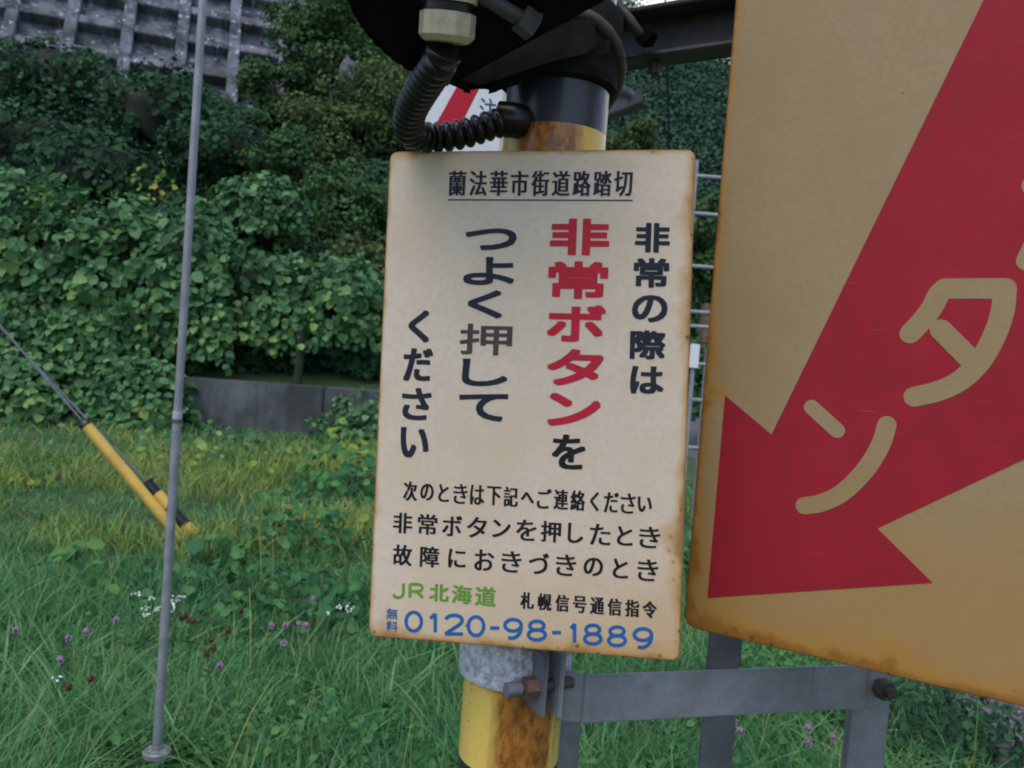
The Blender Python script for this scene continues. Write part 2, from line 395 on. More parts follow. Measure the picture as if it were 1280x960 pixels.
# a tufted blade moves to the tuft whose depth is nearest to its own, so the density stays the same
order = np.argsort(ty); pos = np.clip(np.searchsorted(ty[order], y) + rng.integers(-40, 41, len(x)), 0, tn - 1); ti = order[pos]
ang = rng.uniform(0, 2 * np.pi, len(x)); rad = np.abs(rng.normal(0, .055, len(x)))
ddx = tx[ti] - x; ok_ = tuft
x = np.where(ok_, tx[ti] + rad * np.cos(ang), x); y = np.where(ok_, ty[ti] + rad * np.sin(ang), y)
k_ = (x < BALLAST_X(y) - .1) & (y < 8.95); x, y, ang, tuft, ti = x[k_], y[k_], ang[k_], tuft[k_], ti[k_]
tall = fbm(x * .9 + 5, y * .9); th_ = rng.uniform(.7, 1.35, tn)
h = (.06 + .22 * tall) * rng.uniform(.5, 1.2, len(x)) * np.where(tuft, th_[ti], .8) * (1 - .60 * sstep(3.4, 5.2, y)) * (1 + .25 * sstep(2.6, 1.9, y)) + .03
nr_ = np.hypot(x - ROD.x, y - ROD.y) < .06; path_ = (y < ROD.y + .03) & (y > ROD.y - .9) & (np.abs(x - ROD.x * y / ROD.y) < .20)
h = np.where(path_, np.minimum(h, np.maximum(.05, .10 + .42 * (ROD.y - y))), h); x, y, h, ang, tuft = x[~nr_], y[~nr_], h[~nr_], ang[~nr_], tuft[~nr_]
V, Q = blades(np.stack([x, y, gz(x, y) - .01], -1), h, rng.uniform(.003, .0068, len(x)) * (1 + .10 * y), rng.uniform(.15, 1.25, len(x)), .12, np.where(tuft, ang, np.nan))
x2, y2 = wedge(2600, 1.6, 3.6); k_ = (x2 < BALLAST_X(y2) - .1) & ~((y2 < ROD.y + .3) & (np.abs(x2 - ROD.x * y2 / ROD.y) < .28)); x2, y2 = x2[k_], y2[k_]
V, Q = join([(V, Q), blades(np.stack([x2, y2, gz(x2, y2) - .01], -1), rng.uniform(.14, .34, len(x2)), rng.uniform(.006, .011, len(x2)), rng.uniform(.6, 1.6, len(x2)), .06)])
props(arr('grass', V, Q, M['grass']), 'tall green meadow grass covering the whole foreground', 'grass', kind='stuff')
x, y = wedge(70000, 4.2, 8.6)
keep = (rng.random(len(x)) < sstep(.36, .62, fbm(x * .8 + 40, y * 1.4)) * sstep(4.3, 6.0, y + 1.5 * fbm(x * 1.1, y + 7) - .7) * (1 - sstep(7.4, 8.5, y)) * (1 - .7 * sstep(-1.5, .2, x))) & (x < BALLAST_X(y)); x, y = x[keep], y[keep]
x3, y3 = wedge(1500, 1.8, 5.5); k_ = x3 < BALLAST_X(y3) - .1; x3, y3 = x3[k_], y3[k_]
stalks = blades(np.stack([x3, y3, gz(x3, y3) - .01], -1), rng.uniform(.15, .42, len(x3)), rng.uniform(.002, .004, len(x3)), rng.uniform(.05, .7, len(x3)), .5)
V, Q = blades(np.stack([x, y, gz(x, y) - .01], -1), rng.uniform(.07, .22, len(x)), rng.uniform(.004, .008, len(x)) * 1.4, rng.uniform(.2, 1.0, len(x)))
V, Q = join([(V, Q), stalks])
props(arr('dry_grass', V, Q, M['dry']), 'short olive and straw coloured grass in front of the low wall', 'grass', kind='stuff')
# low clover leaves and small weeds between the blades
x, y = wedge(42000, 1.7, 6.5); k_ = (x < BALLAST_X(y)) & (rng.random(len(x)) < sstep(.36, .60, fbm(x * 1.3 + 21, y * 1.3 + 8)) * (1 - .85 * sstep(4.0, 4.8, y))) & ~((np.abs(x - ROD.x * y / ROD.y) < .22) & (y < ROD.y)); x, y = x[k_], y[k_]
V, Q = leaves(np.stack([x, y, gz(x, y) + rng.uniform(.03, .20, len(x)) * (.5 + fbm(x * 2, y * 2))], -1), np.tile([0, -.2, 1.], (len(x), 1)), rng.uniform(.012, .034, len(x)), .5, .1)
props(arr('clover_cover', V, Q, M['weed']), 'small clover leaves low between the grass blades', 'clover', kind='stuff')
# low broad-leaved weeds among the grass
x, y = wedge(26000, 3.6, 8.95)
pr = sstep(.44, .60, fbm(x * .75 + 9, y * .75 + 2)) * (.12 * (y < 4.4) + .6 * sstep(7.3, 8.3, y) + .8 * sstep(-1.5, -.3, x))
keep = (rng.random(len(x)) < pr) & (x < BALLAST_X(y)); x, y = x[keep], y[keep]
hh = gz(x, y) + (.06 + .30 * fbm(x * 1.7, y * 1.7) * rng.random(len(x)))
V, Q = leaves(np.stack([x, y, hh], -1), np.tile([0, -.35, 1.], (len(x), 1)), rng.uniform(.03, .075, len(x)), .55, .1)
props(arr('weeds', V, Q, M['weed']), 'low broad leaved weeds growing through the grass', 'weeds', kind='stuff')

# ballast
s = N('ballast_stone'); g = s.n('ShaderNodeNewGeometry'); c = s.coord()
M['stone'] = s.done(s.mix(s.noise(c, 60, 4), s.ramp(g.outputs['Random Per Island'], [(0, (.07, .075, .09)), (.5, (.14, .145, .17)), (1, (.27, .27, .30))]), (.12, .11, .11)), .85)
def ballast_z(x, y): return gz(x, y) + .16 * sstep(0, .5, x - BALLAST_X(y)) + .01
V = []; Q = []
cube = np.array([[a, b, c_] for a in (-1, 1) for b in (-1, 1) for c_ in (-1, 1)], float)
cq = np.array([[0, 1, 3, 2], [4, 6, 7, 5], [0, 4, 5, 1], [2, 3, 7, 6], [0, 2, 6, 4], [1, 5, 7, 3]])
n = 9000
y = 2.2 * (9 / 2.2) ** rng.random(n); x = BALLAST_X(y) + rng.random(n) ** 1.3 * 2.2
sz = rng.uniform(.010, .026, n)
rotq = rng.normal(0, 1, (n, 3, 3)); rotq, _ = np.linalg.qr(rotq)
cc = cube[None] * (1 + rng.normal(0, .22, (n, 8, 3))) * rng.uniform(.6, 1.2, (n, 1, 3)) * sz[:, None, None]
cc = np.einsum('nij,nkj->nki', rotq, cc) + np.stack([x, y, ballast_z(x, y) + rng.uniform(-.01, .012, n)], -1)[:, None]
props(arr('gravel', cc.reshape(-1, 3), (cq[None] + (np.arange(n) * 8)[:, None, None]).reshape(-1, 4), M['stone']), 'grey track ballast stones at the edge of the grass', 'gravel', kind='stuff')
b_ = grid('track_bed', np.linspace(1.6, 6.5, 50), np.linspace(1.5, 60, 200), lambda X, Y: ballast_z(X, Y) - .012 - .12 * sstep(.05, -.2, X - BALLAST_X(Y)), M['stone']); b_['kind'] = 'structure'

# individual plants in the grass -------------------------------------------
def clover():
    t = thing('clover_flower', 'pink clover blossom on a thin stem in the tall grass', 'flower', (0, 0, 0), group='clover blossoms in the grass')
    bm = BM(); add_tube(bm, [(0, 0, 0), (.01, 0, .15), (.012, .004, .30)], .0015, 5); obj('stem', bm, M['weedstem'], t)
    L = []
    n = 70; d = rng.normal(0, 1, (n, 3)); d /= np.linalg.norm(d, axis=1, keepdims=True)
    V, Q = leaves(np.array([.012, .004, .305]) + d * np.array([.008, .008, .009]), d * .3 + np.array([0, 0, .1]), np.full(n, .009), .5, -.3)
    arr('flower_head', V, Q, M['pink'], t)
    for k in range(2):
        V, Q = leaves(np.array([[.008, 0, .12 + .1 * k]]), np.array([[0, -.2, 1.]]), np.full(1, .04), .3, .1); arr('leaf', V, Q, M['weed'], t)
    return t
M['weedstem'] = paint('green_stem', (.05, .10, .03), .7, .3)
M['pink'] = leaf_mat('clover_pink', [(.2, (.30, .17, .30)), (.6, (.42, .27, .42)), (1, (.55, .40, .55))], .7, .2)
M['brownhead'] = leaf_mat('faded_clover', [(.2, (.09, .065, .04)), (.6, (.14, .10, .06)), (1, (.19, .14, .09))], .8, .1)
M['whitefl'] = leaf_mat('white_petal', [(.2, (.55, .58, .58)), (1, (.75, .78, .78))], .7, .2)
def copy_tree(o, parent=None):
    c_ = o.copy(); COL.objects.link(c_); c_.parent = parent
    for ch in list(o.children):
        if not ch.get('_skip'): copy_tree(ch, c_)
    return c_
def ground_hit(px, py, dz=0):
    d = ray(px, py); t = .5
    while t < 40:
        p = CAM + d * t
        if p.z < float(gz(p.x, p.y)) + dz: return p
        t += .02
    return p
first = clover(); k = 0
for px, py in [(349, 783), (375, 782), (377, 786), (143, 782), (113, 793), (87, 803), (85, 830), (31, 793), (352, 812), (262, 833), (345, 783),
               (930, 906), (944, 918), (1000, 930), (1024, 917), (1052, 928), (395, 752)]:
    p = ground_hit(px, py, .29)
    o = first if k == 0 else copy_tree(first); k += 1
    o.location = (p.x, p.y, float(gz(p.x, p.y)) - .01); o.rotation_euler = (rng.normal(0, .08), rng.normal(0, .08), rng.uniform(0, 6)); o.scale = (.75, .75, 1)
k = 0
for px, py in [(235, 775), (250, 773), (245, 785), (260, 784), (265, 790), (258, 802), (259, 820), (278, 821), (106, 870), (300, 770), (370, 785), (118, 860)]:
    p = ground_hit(px, py, .27)
    if k == 0:
        fade = copy_tree(first); fade.name = 'seed_head'
        props(fade, 'withered brown clover head among the green blades', 'seed head', 'withered brown clover heads')
        for ch in fade.children:
            if ch.name.startswith('flower_head'):
                ch.data = ch.data.copy(); ch.data.materials[0] = M['brownhead']
        o = fade
    else: o = copy_tree(fade)
    k += 1
    o.location = (p.x, p.y, float(gz(p.x, p.y)) - .02); o.rotation_euler = (rng.normal(0, .1), rng.normal(0, .1), rng.uniform(0, 6)); o.scale = (.8, .8, 1)
def yarrow(label, pts, name='white_wildflower'):
    p0 = ground_hit(*pts[0], .3); base = Vector((p0.x, p0.y, float(gz(p0.x, p0.y))))
    t = thing(name, label, 'wildflower', base)
    for px, py in pts:
        q = at(px, py, p0.y + rng.uniform(-.05, .05)); bm = BM()
        add_tube(bm, [base, base.lerp(q, .5) + Vector((.01, 0, .03)), q], .0018, 5); obj('stem', bm, M['weedstem'], t)
        n = 6; d = rng.normal(0, .009, (n, 3)); d[:, 2] *= .3
        V, Q = leaves(np.array(q) + d, np.tile([0, -.5, .8], (n, 1)), np.full(n, .009), .4, 0); arr('petals', V, Q, M['whitefl'], t)
yarrow('white flower cluster left of the thin grey rod', [(172, 742), (183, 759), (189, 748), (196, 761), (185, 768), (203, 758)])
yarrow('white flower cluster just right of the thin grey rod', [(216, 757), (222, 745), (213, 763), (219, 751)])
yarrow('small white flowers by the lower left edge of the cream sign', [(408, 767), (426, 760), (433, 756), (440, 762)])
yarrow('single white flower low in the grass at far left', [(71, 847)])

def leafy(name, label, cat, px, py, n, r_, h_, size, mat, Y=None, upb=.4):
    p = ground_hit(px, py, h_ * .5) if Y is None else at(px, py, Y)
    gzv = float(gz(p.x, p.y)); t = thing(name, label, cat, (p.x, p.y, gzv))
    d = rng.normal(0, 1, (n, 3)); d[:, 2] = np.abs(d[:, 2]); d /= np.linalg.norm(d, axis=1, keepdims=True)
    P = np.array([p.x, p.y, gzv]) + d * np.array([r_, r_ * .8, h_]) * (rng.random((n, 1)) ** .4)
    V, Q = leaves(P, d * .6 + np.array([0, -.4, upb]), rng.uniform(.6, 1.2, n) * size, .35, .3); arr('foliage', V, Q, mat, t)
    bm = BM()
    for k in range(min(n, 7)): add_tube(bm, [(p.x, p.y, gzv), tuple(P[k])], .004, 5)
    obj('stem', bm, M['weedstem'], t)
    return t
leafy('butterbur_plant', 'big round leaved plant in the grass at far left', 'plant', 90, 692, 8, .14, .16, .14, M['butterbur'])
leafy('butterbur_plant', 'broad leaved plant just right of the thin grey rod', 'plant', 262, 690, 12, .20, .20, .11, M['weed'])
leafy('butterbur_plant', 'broad leaved clump left of the cream sign in the meadow', 'plant', 320, 700, 16, .26, .18, .10, M['weed'])
leafy('dead_leaf_plant', 'withered orange leaf beside the big round leaved plant', 'plant', 124, 705, 2, .03, .10, .11, M['yellow'])
leafy('yellow_weed', 'yellow green weed row below the bare part of the low wall', 'plant', 285, 574, 150, 1.0, .20, .055, M['yellow'])
leafy('yellow_weed', 'yellow leaved weed under the wall beside the cream sign', 'plant', 425, 555, 45, .50, .35, .11, M['yellow'])
leafy('yellow_weed', 'small orange leaved weed between guy guard and rod', 'plant', 178, 570, 16, .20, .22, .10, M['yellow'])
leafy('yellow_weed', 'pale yellow weed patch at far left below the vines', 'plant', 44, 592, 14, .25, .18, .09, M['yellow'])
leafy('yellow_weed', 'orange leaved weed against the left edge of the cream sign', 'plant', 450, 655, 7, .12, .15, .09, M['yellow'])
leafy('wall_vine', 'kudzu curtain hiding the wall left of its bare stretch', 'vine', 175, 520, 1300, .62, .80, .095, M['kudzu'], 8.75)
leafy('wall_vine', 'kudzu curtain hanging to the ground at the far left edge', 'vine', 30, 520, 1300, .80, .80, .095, M['kudzu'], 8.75)
leafy('wall_vine', 'dark vine with some orange leaves creeping over the low wall beside the cream sign', 'vine', 468, 515, 550, .62, .60, .08, M['kudzu'], 8.85)
leafy('dark_weed', 'dark green leafy weed bank at the foot of the low wall', 'plant', 250, 548, 260, 1.3, .22, .09, M['kudzu'])
leafy('knotweed', 'bushy grey green weed left of the cream sign', 'plant', 360, 650, 260, .45, .42, .055, M['weed'])
leafy('knotweed', 'leafy green weed under the wall at the sign edge', 'plant', 440, 590, 220, .55, .40, .075, M['weed'])
leafy('roadside_bush', 'low dark green bush beside the ballast at right', 'bush', 1180, 905, 1300, .42, .30, .030, M['kudzu_far'])
leafy('roadside_bush', 'green leafy bush behind the right end of the grey bar', 'bush', 990, 870, 700, .40, .26, .028, M['weed'])

# ------------------------------------------------------------------ retaining wall
s = N('old_concrete'); c = s.coord(); n1 = s.noise(c, 1.1, 6, .7); n2 = s.noise(s.scale(c, (5, 5, .6)), 1.2, 5, .65)
colr = s.mix(s.rng(n1, .35, .7), (.035, .042, .042), (.125, .135, .150)); colr = s.mix(s.rng(n2, .5, .72, 0, .75), colr, (.025, .026, .026))
s.bump(s.noise(c, 40, 4), .3, .01); M['concrete'] = s.done(colr, .9)
bm = BM()
wz0, wz1 = 0.0, .86
for k in range(7):
    x0 = -9.5 + k * 1.5; add_box(bm, (x0 + .745, WALL_Y + .1, (wz0 + wz1) / 2), (1.488, .24, wz1 - wz0), bevel=.012)
wl = obj('retaining_wall', bm, M['concrete']); props(wl, 'low stained concrete wall under the hanging vines', 'wall')

# ------------------------------------------------------------------ kudzu hillside
def cover(n, y0, y1, xl, xr, size, mat, dens=None, lift=.35):
    y = y0 + (y1 - y0) * rng.random(n); x = rng.uniform(xl, xr, n) * y
    k = hill_mask(x, y) > .3; x, y = x[k], y[k]
    e = .15; dzx = (gz(x + e, y) - gz(x - e, y)) / (2 * e); dzy = (gz(x, y + e) - gz(x, y - e)) / (2 * e)
    nr = np.stack([-dzx, -dzy, np.ones_like(x)], -1); nr /= np.linalg.norm(nr, axis=1, keepdims=True)
    clump = fbm(x * 1.1 + 3, y * 1.1, 3); q = rng.random(len(x))
    P = np.stack([x, y, gz(x, y)], -1) + nr * (lift * np.maximum(clump - .25, 0) * 3 * (.3 + .7 * q))[:, None]
    k = clump > .22; return leaves(P[k], (nr + np.array([0, -.5, .2]))[k], rng.uniform(.65, 1.25, k.sum()) * size, .5, .4)
V, Q = join([cover(88000, 9.65, 14, -.78, .1, .10, None), cover(130000, 14, 22, -.75, .1, .105, None), cover(100000, 22, 36, -.72, .12, .135, None)])
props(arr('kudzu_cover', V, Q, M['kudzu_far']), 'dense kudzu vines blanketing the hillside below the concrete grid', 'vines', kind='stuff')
def mound(label, px, py, Y, rx, ry, rz, n, size, mat, hang=0, cat='vine bush', name='kudzu_bush'):
    c_ = at(px, py, Y); base = Vector((c_.x, c_.y, float(gz(c_.x, c_.y))))
    t = thing(name, label, cat, base)
    c_ = np.array(c_); rr = np.array([rx, ry, rz])
    d = rng.normal(0, 1, (n, 3)); d[:, 1] -= .35; d /= np.linalg.norm(d, axis=1, keepdims=True)
    lump = 1 + .62 * (fbm(d[:, 0] * 2.2 + px * .1, d[:, 2] * 2.2 + d[:, 1] * 1.7 + py * .1) - .47) * 2
    q = 1 - .30 * rng.random(n) ** 2
    gap = fbm(d[:, 0] * 3 + px, d[:, 2] * 3 + py + d[:, 1] * 3) > .38
    P = c_ + d * rr * (lump * q)[:, None]; P, d = P[gap], d[gap]
    L = [leaves(P, d + np.array([0, -.25, .35]), np.clip(rng.lognormal(-.15, .38, len(P)), .3, 1.6) * size, .62, .6)]
    if hang:
        hx = rng.uniform(-rx, rx, hang); hz_ = -rz * rng.uniform(.2, 1.25, hang) * (.6 + .6 * vnoise(hx * 3, hx * 0))
        P2 = c_ + np.stack([hx, -ry * rng.uniform(.75, 1.05, hang), hz_], -1)
        L.append(leaves(P2, np.tile([0, -1., .3], (hang, 1)), rng.uniform(.6, 1.1, hang) * size, .4, 1.0))
    V, Q = join(L); arr('foliage', V, Q, mat, t)
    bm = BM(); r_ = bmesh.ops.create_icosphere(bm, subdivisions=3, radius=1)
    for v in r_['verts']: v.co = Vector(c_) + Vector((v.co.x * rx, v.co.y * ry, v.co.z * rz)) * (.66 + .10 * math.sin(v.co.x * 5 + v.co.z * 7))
    obj('dark_core', bm, M['core'], t, 179)  # solid dark core added inside the leaves to block light and darken gaps
    return t
mound('near kudzu bush at the far left edge above the guy wire', 10, 350, 10.0, 1.25, .9, 1.05, 5400, .105, M['kudzu'], 3200)
mound('broad kudzu bush behind the yellow guy guard', 118, 372, 9.8, 1.0, .85, 1.15, 5400, .105, M['kudzu'], 3600)
mound('kudzu bush right behind the thin grey rod', 225, 365, 9.8, .85, .75, .80, 4200, .10, M['kudzu'], 1200)
mound('kudzu bush hanging over the bare wall', 325, 372, 9.9, .85, .7, .58, 3300, .10, M['kudzu'], 260)
mound('kudzu bush touching the left edge of the cream sign', 425, 385, 10.0, .8, .7, .50, 3100, .10, M['kudzu'], 260)
mound('rounded kudzu hump standing behind the near bank', 325, 275, 13.0, .8, .75, .60, 2800, .10, M['kudzu'])
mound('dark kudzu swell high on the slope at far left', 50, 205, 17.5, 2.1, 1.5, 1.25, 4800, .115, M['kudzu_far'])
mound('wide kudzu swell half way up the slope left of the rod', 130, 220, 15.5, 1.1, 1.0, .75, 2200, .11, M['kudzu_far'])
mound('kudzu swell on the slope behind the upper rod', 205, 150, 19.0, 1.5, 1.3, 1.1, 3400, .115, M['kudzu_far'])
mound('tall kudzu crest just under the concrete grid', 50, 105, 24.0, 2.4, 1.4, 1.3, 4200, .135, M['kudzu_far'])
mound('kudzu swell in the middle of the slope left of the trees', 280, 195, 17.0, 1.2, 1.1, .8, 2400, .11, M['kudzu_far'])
for lab, px, py, Y in [('strand of orange leaves in the vines right of the dark hollow', 195, 228, 13.2), ('tuft of orange leaves high in the vines beside the rod', 200, 128, 19.0)]:
    c_ = np.array(at(px, py, Y)); n = 26; t = thing('orange_vine', lab, 'vine', c_)
    V, Q = leaves(c_ + rng.normal(0, 1, (n, 3)) * np.array([.16, .1, .22]), np.tile([0, -1., .4], (n, 1)), rng.uniform(.06, .12, n), .4, .5); arr('foliage', V, Q, M['yellow'], t)
# trunk stub on the wall
p = at(371, 470, 9.2); t = thing('tree_stump', 'thin bare trunk standing on the low wall in the dark hollow', 'trunk', (p.x, p.y, .8))
bm = BM(); add_tube(bm, [(p.x, p.y, .8), (p.x + .02, p.y, 1.05), (p.x + .01, p.y + .05, 1.5)], [.055, .045, .035], 10); obj('trunk', bm, M['core'], t, 60)

# ------------------------------------------------------------------ concrete slope grid
UA = R(20); SL = R(60)
U = Vector((math.cos(UA), math.sin(UA), 0)); Hn = Vector((-math.sin(UA), math.cos(UA), 0))
Vv = Hn * math.cos(SL) + Vector((0, 0, 1)) * math.sin(SL); Wn = U.cross(Vv)      # Wn points out of the slope
s = N('weathered_concrete'); c = s.coord()
n1 = s.noise(s.scale(c, (1, 1, .35)), 1.4, 6, .75); n2 = s.noise(s.scale(c, (3.2, 3.2, .22)), 1.1, 5, .7); n3 = s.noise(c, .5, 4)
colr = s.mix(s.rng(n1, .35, .62), (.028, .033, .043), (.160, .173, .208)); colr = s.mix(s.rng(n2, .56, .68), colr, (.46, .49, .56))
colr = s.mix(s.rng(n3, .5, .65, 0, .7), colr, (.05, .055, .055)); s.bump(n1, .4, .05); M['lattice'] = s.done(colr, .95)
P0 = at(156, 80, 33)
lt = thing('concrete_grid_wall', 'tall weathered concrete grid holding the slope at top left', 'slope wall', P0)
Rm = Matrix((U, Vv, Wn)).transposed()
lt.rotation_euler = Rm.to_euler()
RS, BS = 1.98, 1.62
i0, i1, j0, j1 = -12, 7, -4, 8
bm = BM(); add_box(bm, P0 + U * ((i0 + i1) / 2 * RS) + Vv * ((j0 + j1) / 2 * BS) - Wn * .25, ((i1 - i0) * RS, (j1 - j0) * BS, .3), Rm)
obj('backing_panel', bm, M['lattice'], lt)
for i in range(i0, i1 + 1):
    bm = BM(); add_box(bm, P0 + U * (i * RS) + Vv * ((j0 + j1) / 2 * BS) + Wn * .12, (.44, (j1 - j0) * BS + .4, .56), Rm, bevel=.03); obj('rib', bm, M['lattice'], lt)
for j in range(j0, j1 + 1):
    bm = BM()
    for i in range(i0, i1): add_box(bm, P0 + U * ((i + .5) * RS) + Vv * (j * BS) + Wn * .10, (RS - .45, .42, .55), Rm, bevel=.03)
    obj('beam', bm, M['lattice'], lt)

# ------------------------------------------------------------------ trees
def tree(label, px, py, Y, rx, rz, n, size, mat, bark='bark', name='broadleaf_tree', clumps=26, trunk_r=.12, base_z=None):
    c_ = at(px, py, Y); gz0 = float(gz(c_.x, c_.y)) if base_z is None else base_z
    gz0 = min(gz0, c_.z - rz * .5)
    t = thing(name, label, 'tree', (c_.x, c_.y, gz0))
    top = Vector((c_.x + rng.normal(0, .1), c_.y, c_.z + rz * .7)); b0 = Vector((c_.x + rng.normal(0, .3), c_.y, gz0 - .1))
    pts = [b0.lerp(top, k / 6) + Vector((rng.normal(0, .05), rng.normal(0, .05), 0)) * (k > 0) * min(1, rx) for k in range(7)]
    bm = BM(); add_tube(bm, pts, [trunk_r * (1 - .13 * k) for k in range(7)], 8)
    cs = []
    for k in range(clumps):
        d = rng.normal(0, 1, 3); d /= np.linalg.norm(d); rr = rng.random() ** .4
        q = np.array(c_) + d * np.array([rx, rx * .85, rz]) * rr * .86
        cs.append((q, rng.uniform(.22, .40) * min(rx, rz)))
        if k % 3 == 0:
            a_ = pts[min(5, max(2, int(3 + 2 * d[2])))]; add_tube(bm, [a_, a_.lerp(Vector(q), .5) + Vector((0, 0, .1)), Vector(q)], [trunk_r * .4, trunk_r * .28, trunk_r * .1], 5)
    obj('trunk', bm, M[bark], t, 60)
    L = []; m = n // clumps
    for q, r_ in cs:
        d = rng.normal(0, 1, (m, 3)); d /= np.linalg.norm(d, axis=1, keepdims=True)
        P = q + d * r_ * np.array([1.25, 1.2, .8]) * (.35 + .65 * rng.random((m, 1)) ** .5)
        L.append(leaves(P, d + np.array([0, -.2, .5]), rng.uniform(.6, 1.3, m) * size, .6, .3))
    V, Q = join(L); arr('crown', V, Q, mat, t)
    return t
tree('dark green tree beside the concrete grid, its crown leaving the photo top', 425, 60, 22, 1.75, 2.1, 11000, .11, M['tree_leaf'], clumps=40)
tree('dark tree in front of the right end of the concrete grid', 338, 128, 21, .95, 1.45, 7000, .10, M['tree_leaf'], clumps=30)
tree('dark green tree left of the black corrugated conduit', 415, 170, 19, 1.2, 1.4, 7500, .09, M['olive_leaf'], clumps=30)
tree('olive tree directly behind the black conduit bend', 480, 150, 20, 1.2, 1.8, 8500, .09, M['olive_leaf'], 'birch', clumps=34)
tree('shaded low tree behind the upper left corner of the cream sign', 440, 265, 14.5, 1.1, 1.0, 6500, .08, M['tree_leaf'], clumps=30)
tree('shaded bushy tree between rod and cream sign under the dark hollow', 365, 225, 16.5, 1.05, .95, 6000, .085, M['tree_leaf'], clumps=30)
tree('olive bush low behind the left edge of the cream sign', 465, 330, 12, .65, .6, 2200, .09, M['olive_leaf'])
tree('tree high on the ridge above the dark lamp edge', 450, -30, 27, 2.3, 2.6, 8000, .14, M['tree_leaf'], clumps=34)
tree('tree behind the pole hidden by the cream sign', 640, 150, 22, 2.0, 2.4, 5000, .15, M['tree_leaf'])
tree('pale olive tree seen right of the pole above the cream sign', 785, 178, 38, 1.7, 1.4, 6500, .14, M['olive_leaf'], base_z=0)
tree('dark tree seen in the slit between the two signs', 890, 330, 30, 2.2, 3.4, 4600, .20, M['tree_leaf'], base_z=0)
tree('green bush low in the slit between the two signs', 885, 470, 14, .9, .7, 1600, .12, M['kudzu'], base_z=0)
# rock outcrops showing between the trees
for lab, px, py, Y, r_ in [('pale rock showing through the olive tree', 452, 190, 18.6, .26), ('small pale rock high among the leaves near the lamp', 438, 92, 19.4, .22), ('pale rock left of the tree trunk high up', 396, 66, 20.2, .16)]:
    p = at(px, py, Y + 1.0); bm = BM(); q = bmesh.ops.create_icosphere(bm, subdivisions=4, radius=1)
    for v in q['verts']:
        x_, y_, z_ = v.co; f_ = .1 + 2.2 * float(fbm(x_ * 2.6 + px + y_, z_ * 2.3 + y_ * 1.3 + py, 4)); v.co = p + Vector((x_ * r_ * .9, y_ * r_ * .5, z_ * r_ * 1.2)) * f_
    props(obj('rock_outcrop', bm, M['rock'], None, 30), lab, 'rock')

# ------------------------------------------------------------------ far hill
RA, RB = at(806, -2, 150), at(900, 62, 150)
def fhz(X, Y):
    ridge = RA.z - 8 + (RB.z - RA.z) / (RB.x - RA.x) * (X - RA.x)
    ridge = np.clip(ridge, 18, 62)
    return -2 + np.maximum(sstep(50, 150, Y) * ridge, 0) * (1 + .10 * (fbm(X * .05, Y * .05) - .45)) * sstep(-80, -5, X)
fh = grid('far_hill', np.linspace(-80, 220, 90), np.linspace(48, 260, 60), fhz, M['soil']); fh['kind'] = 'structure'
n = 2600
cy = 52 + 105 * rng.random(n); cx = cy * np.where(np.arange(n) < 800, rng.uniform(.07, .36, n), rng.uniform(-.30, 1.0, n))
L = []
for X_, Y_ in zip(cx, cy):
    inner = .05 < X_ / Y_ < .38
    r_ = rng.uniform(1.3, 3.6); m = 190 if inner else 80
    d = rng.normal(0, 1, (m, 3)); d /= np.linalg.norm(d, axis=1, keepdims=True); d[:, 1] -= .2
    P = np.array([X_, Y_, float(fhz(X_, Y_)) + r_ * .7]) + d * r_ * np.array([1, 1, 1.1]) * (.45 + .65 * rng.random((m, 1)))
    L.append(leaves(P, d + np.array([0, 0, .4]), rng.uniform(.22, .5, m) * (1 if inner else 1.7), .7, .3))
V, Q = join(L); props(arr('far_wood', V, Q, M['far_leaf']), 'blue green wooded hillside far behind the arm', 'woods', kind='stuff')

# ------------------------------------------------------------------ metal ladder and signal gear in the slit
LY = 6.5
p_ = at(871, 200, LY); lad = thing('metal_ladder', 'pale steel ladder seen in the slit between the signs', 'ladder', (p_.x, p_.y, 0))
for dx in (0, .36):
    bm = BM(); add_box(bm, (p_.x + dx, LY, p_.z / 2), (.03, .03, p_.z), bevel=.004); obj('rail', bm, M['galv'], lad)
for py in (220, 267, 333, 390, 408, 455, 500, 560):
    q = at(871, py, LY); bm = BM(); add_tube(bm, [(p_.x - .01, LY, q.z), (p_.x + .37, LY, q.z)], .016, 10); obj('rung', bm, M['galv'], lad, 60)
p1 = at(888, 405, 7.2); cb = thing('rusty_box', 'red brown equipment box behind the ladder', 'box', (p1.x, 7.2, 0))
bm = BM(); add_box(bm, (p1.x, 7.2, p1.z), (.16, .14, .34), bevel=.01); obj('box_body', bm, M['rusty'], cb)
bm = BM(); add_box(bm, (p1.x, 7.2, (p1.z - .17) / 2), (.05, .05, p1.z - .17), bevel=.004); obj('leg', bm, M['galv'], cb)
p1 = at(868, 445, 6.3); wbx = thing('white_marker', 'small white marker plate low in the slit beside the ladder', 'marker', (p1.x, 6.3, 0))
bm = BM(); add_box(bm, (p1.x, 6.3, p1.z), (.07, .012, .18), bevel=.003); obj('plate', bm, M['white_board'], wbx)
bm = BM(); add_box(bm, (p1.x, 6.325, p1.z / 2), (.03, .03, p1.z), bevel=.003); obj('post', bm, M['galv'], wbx)

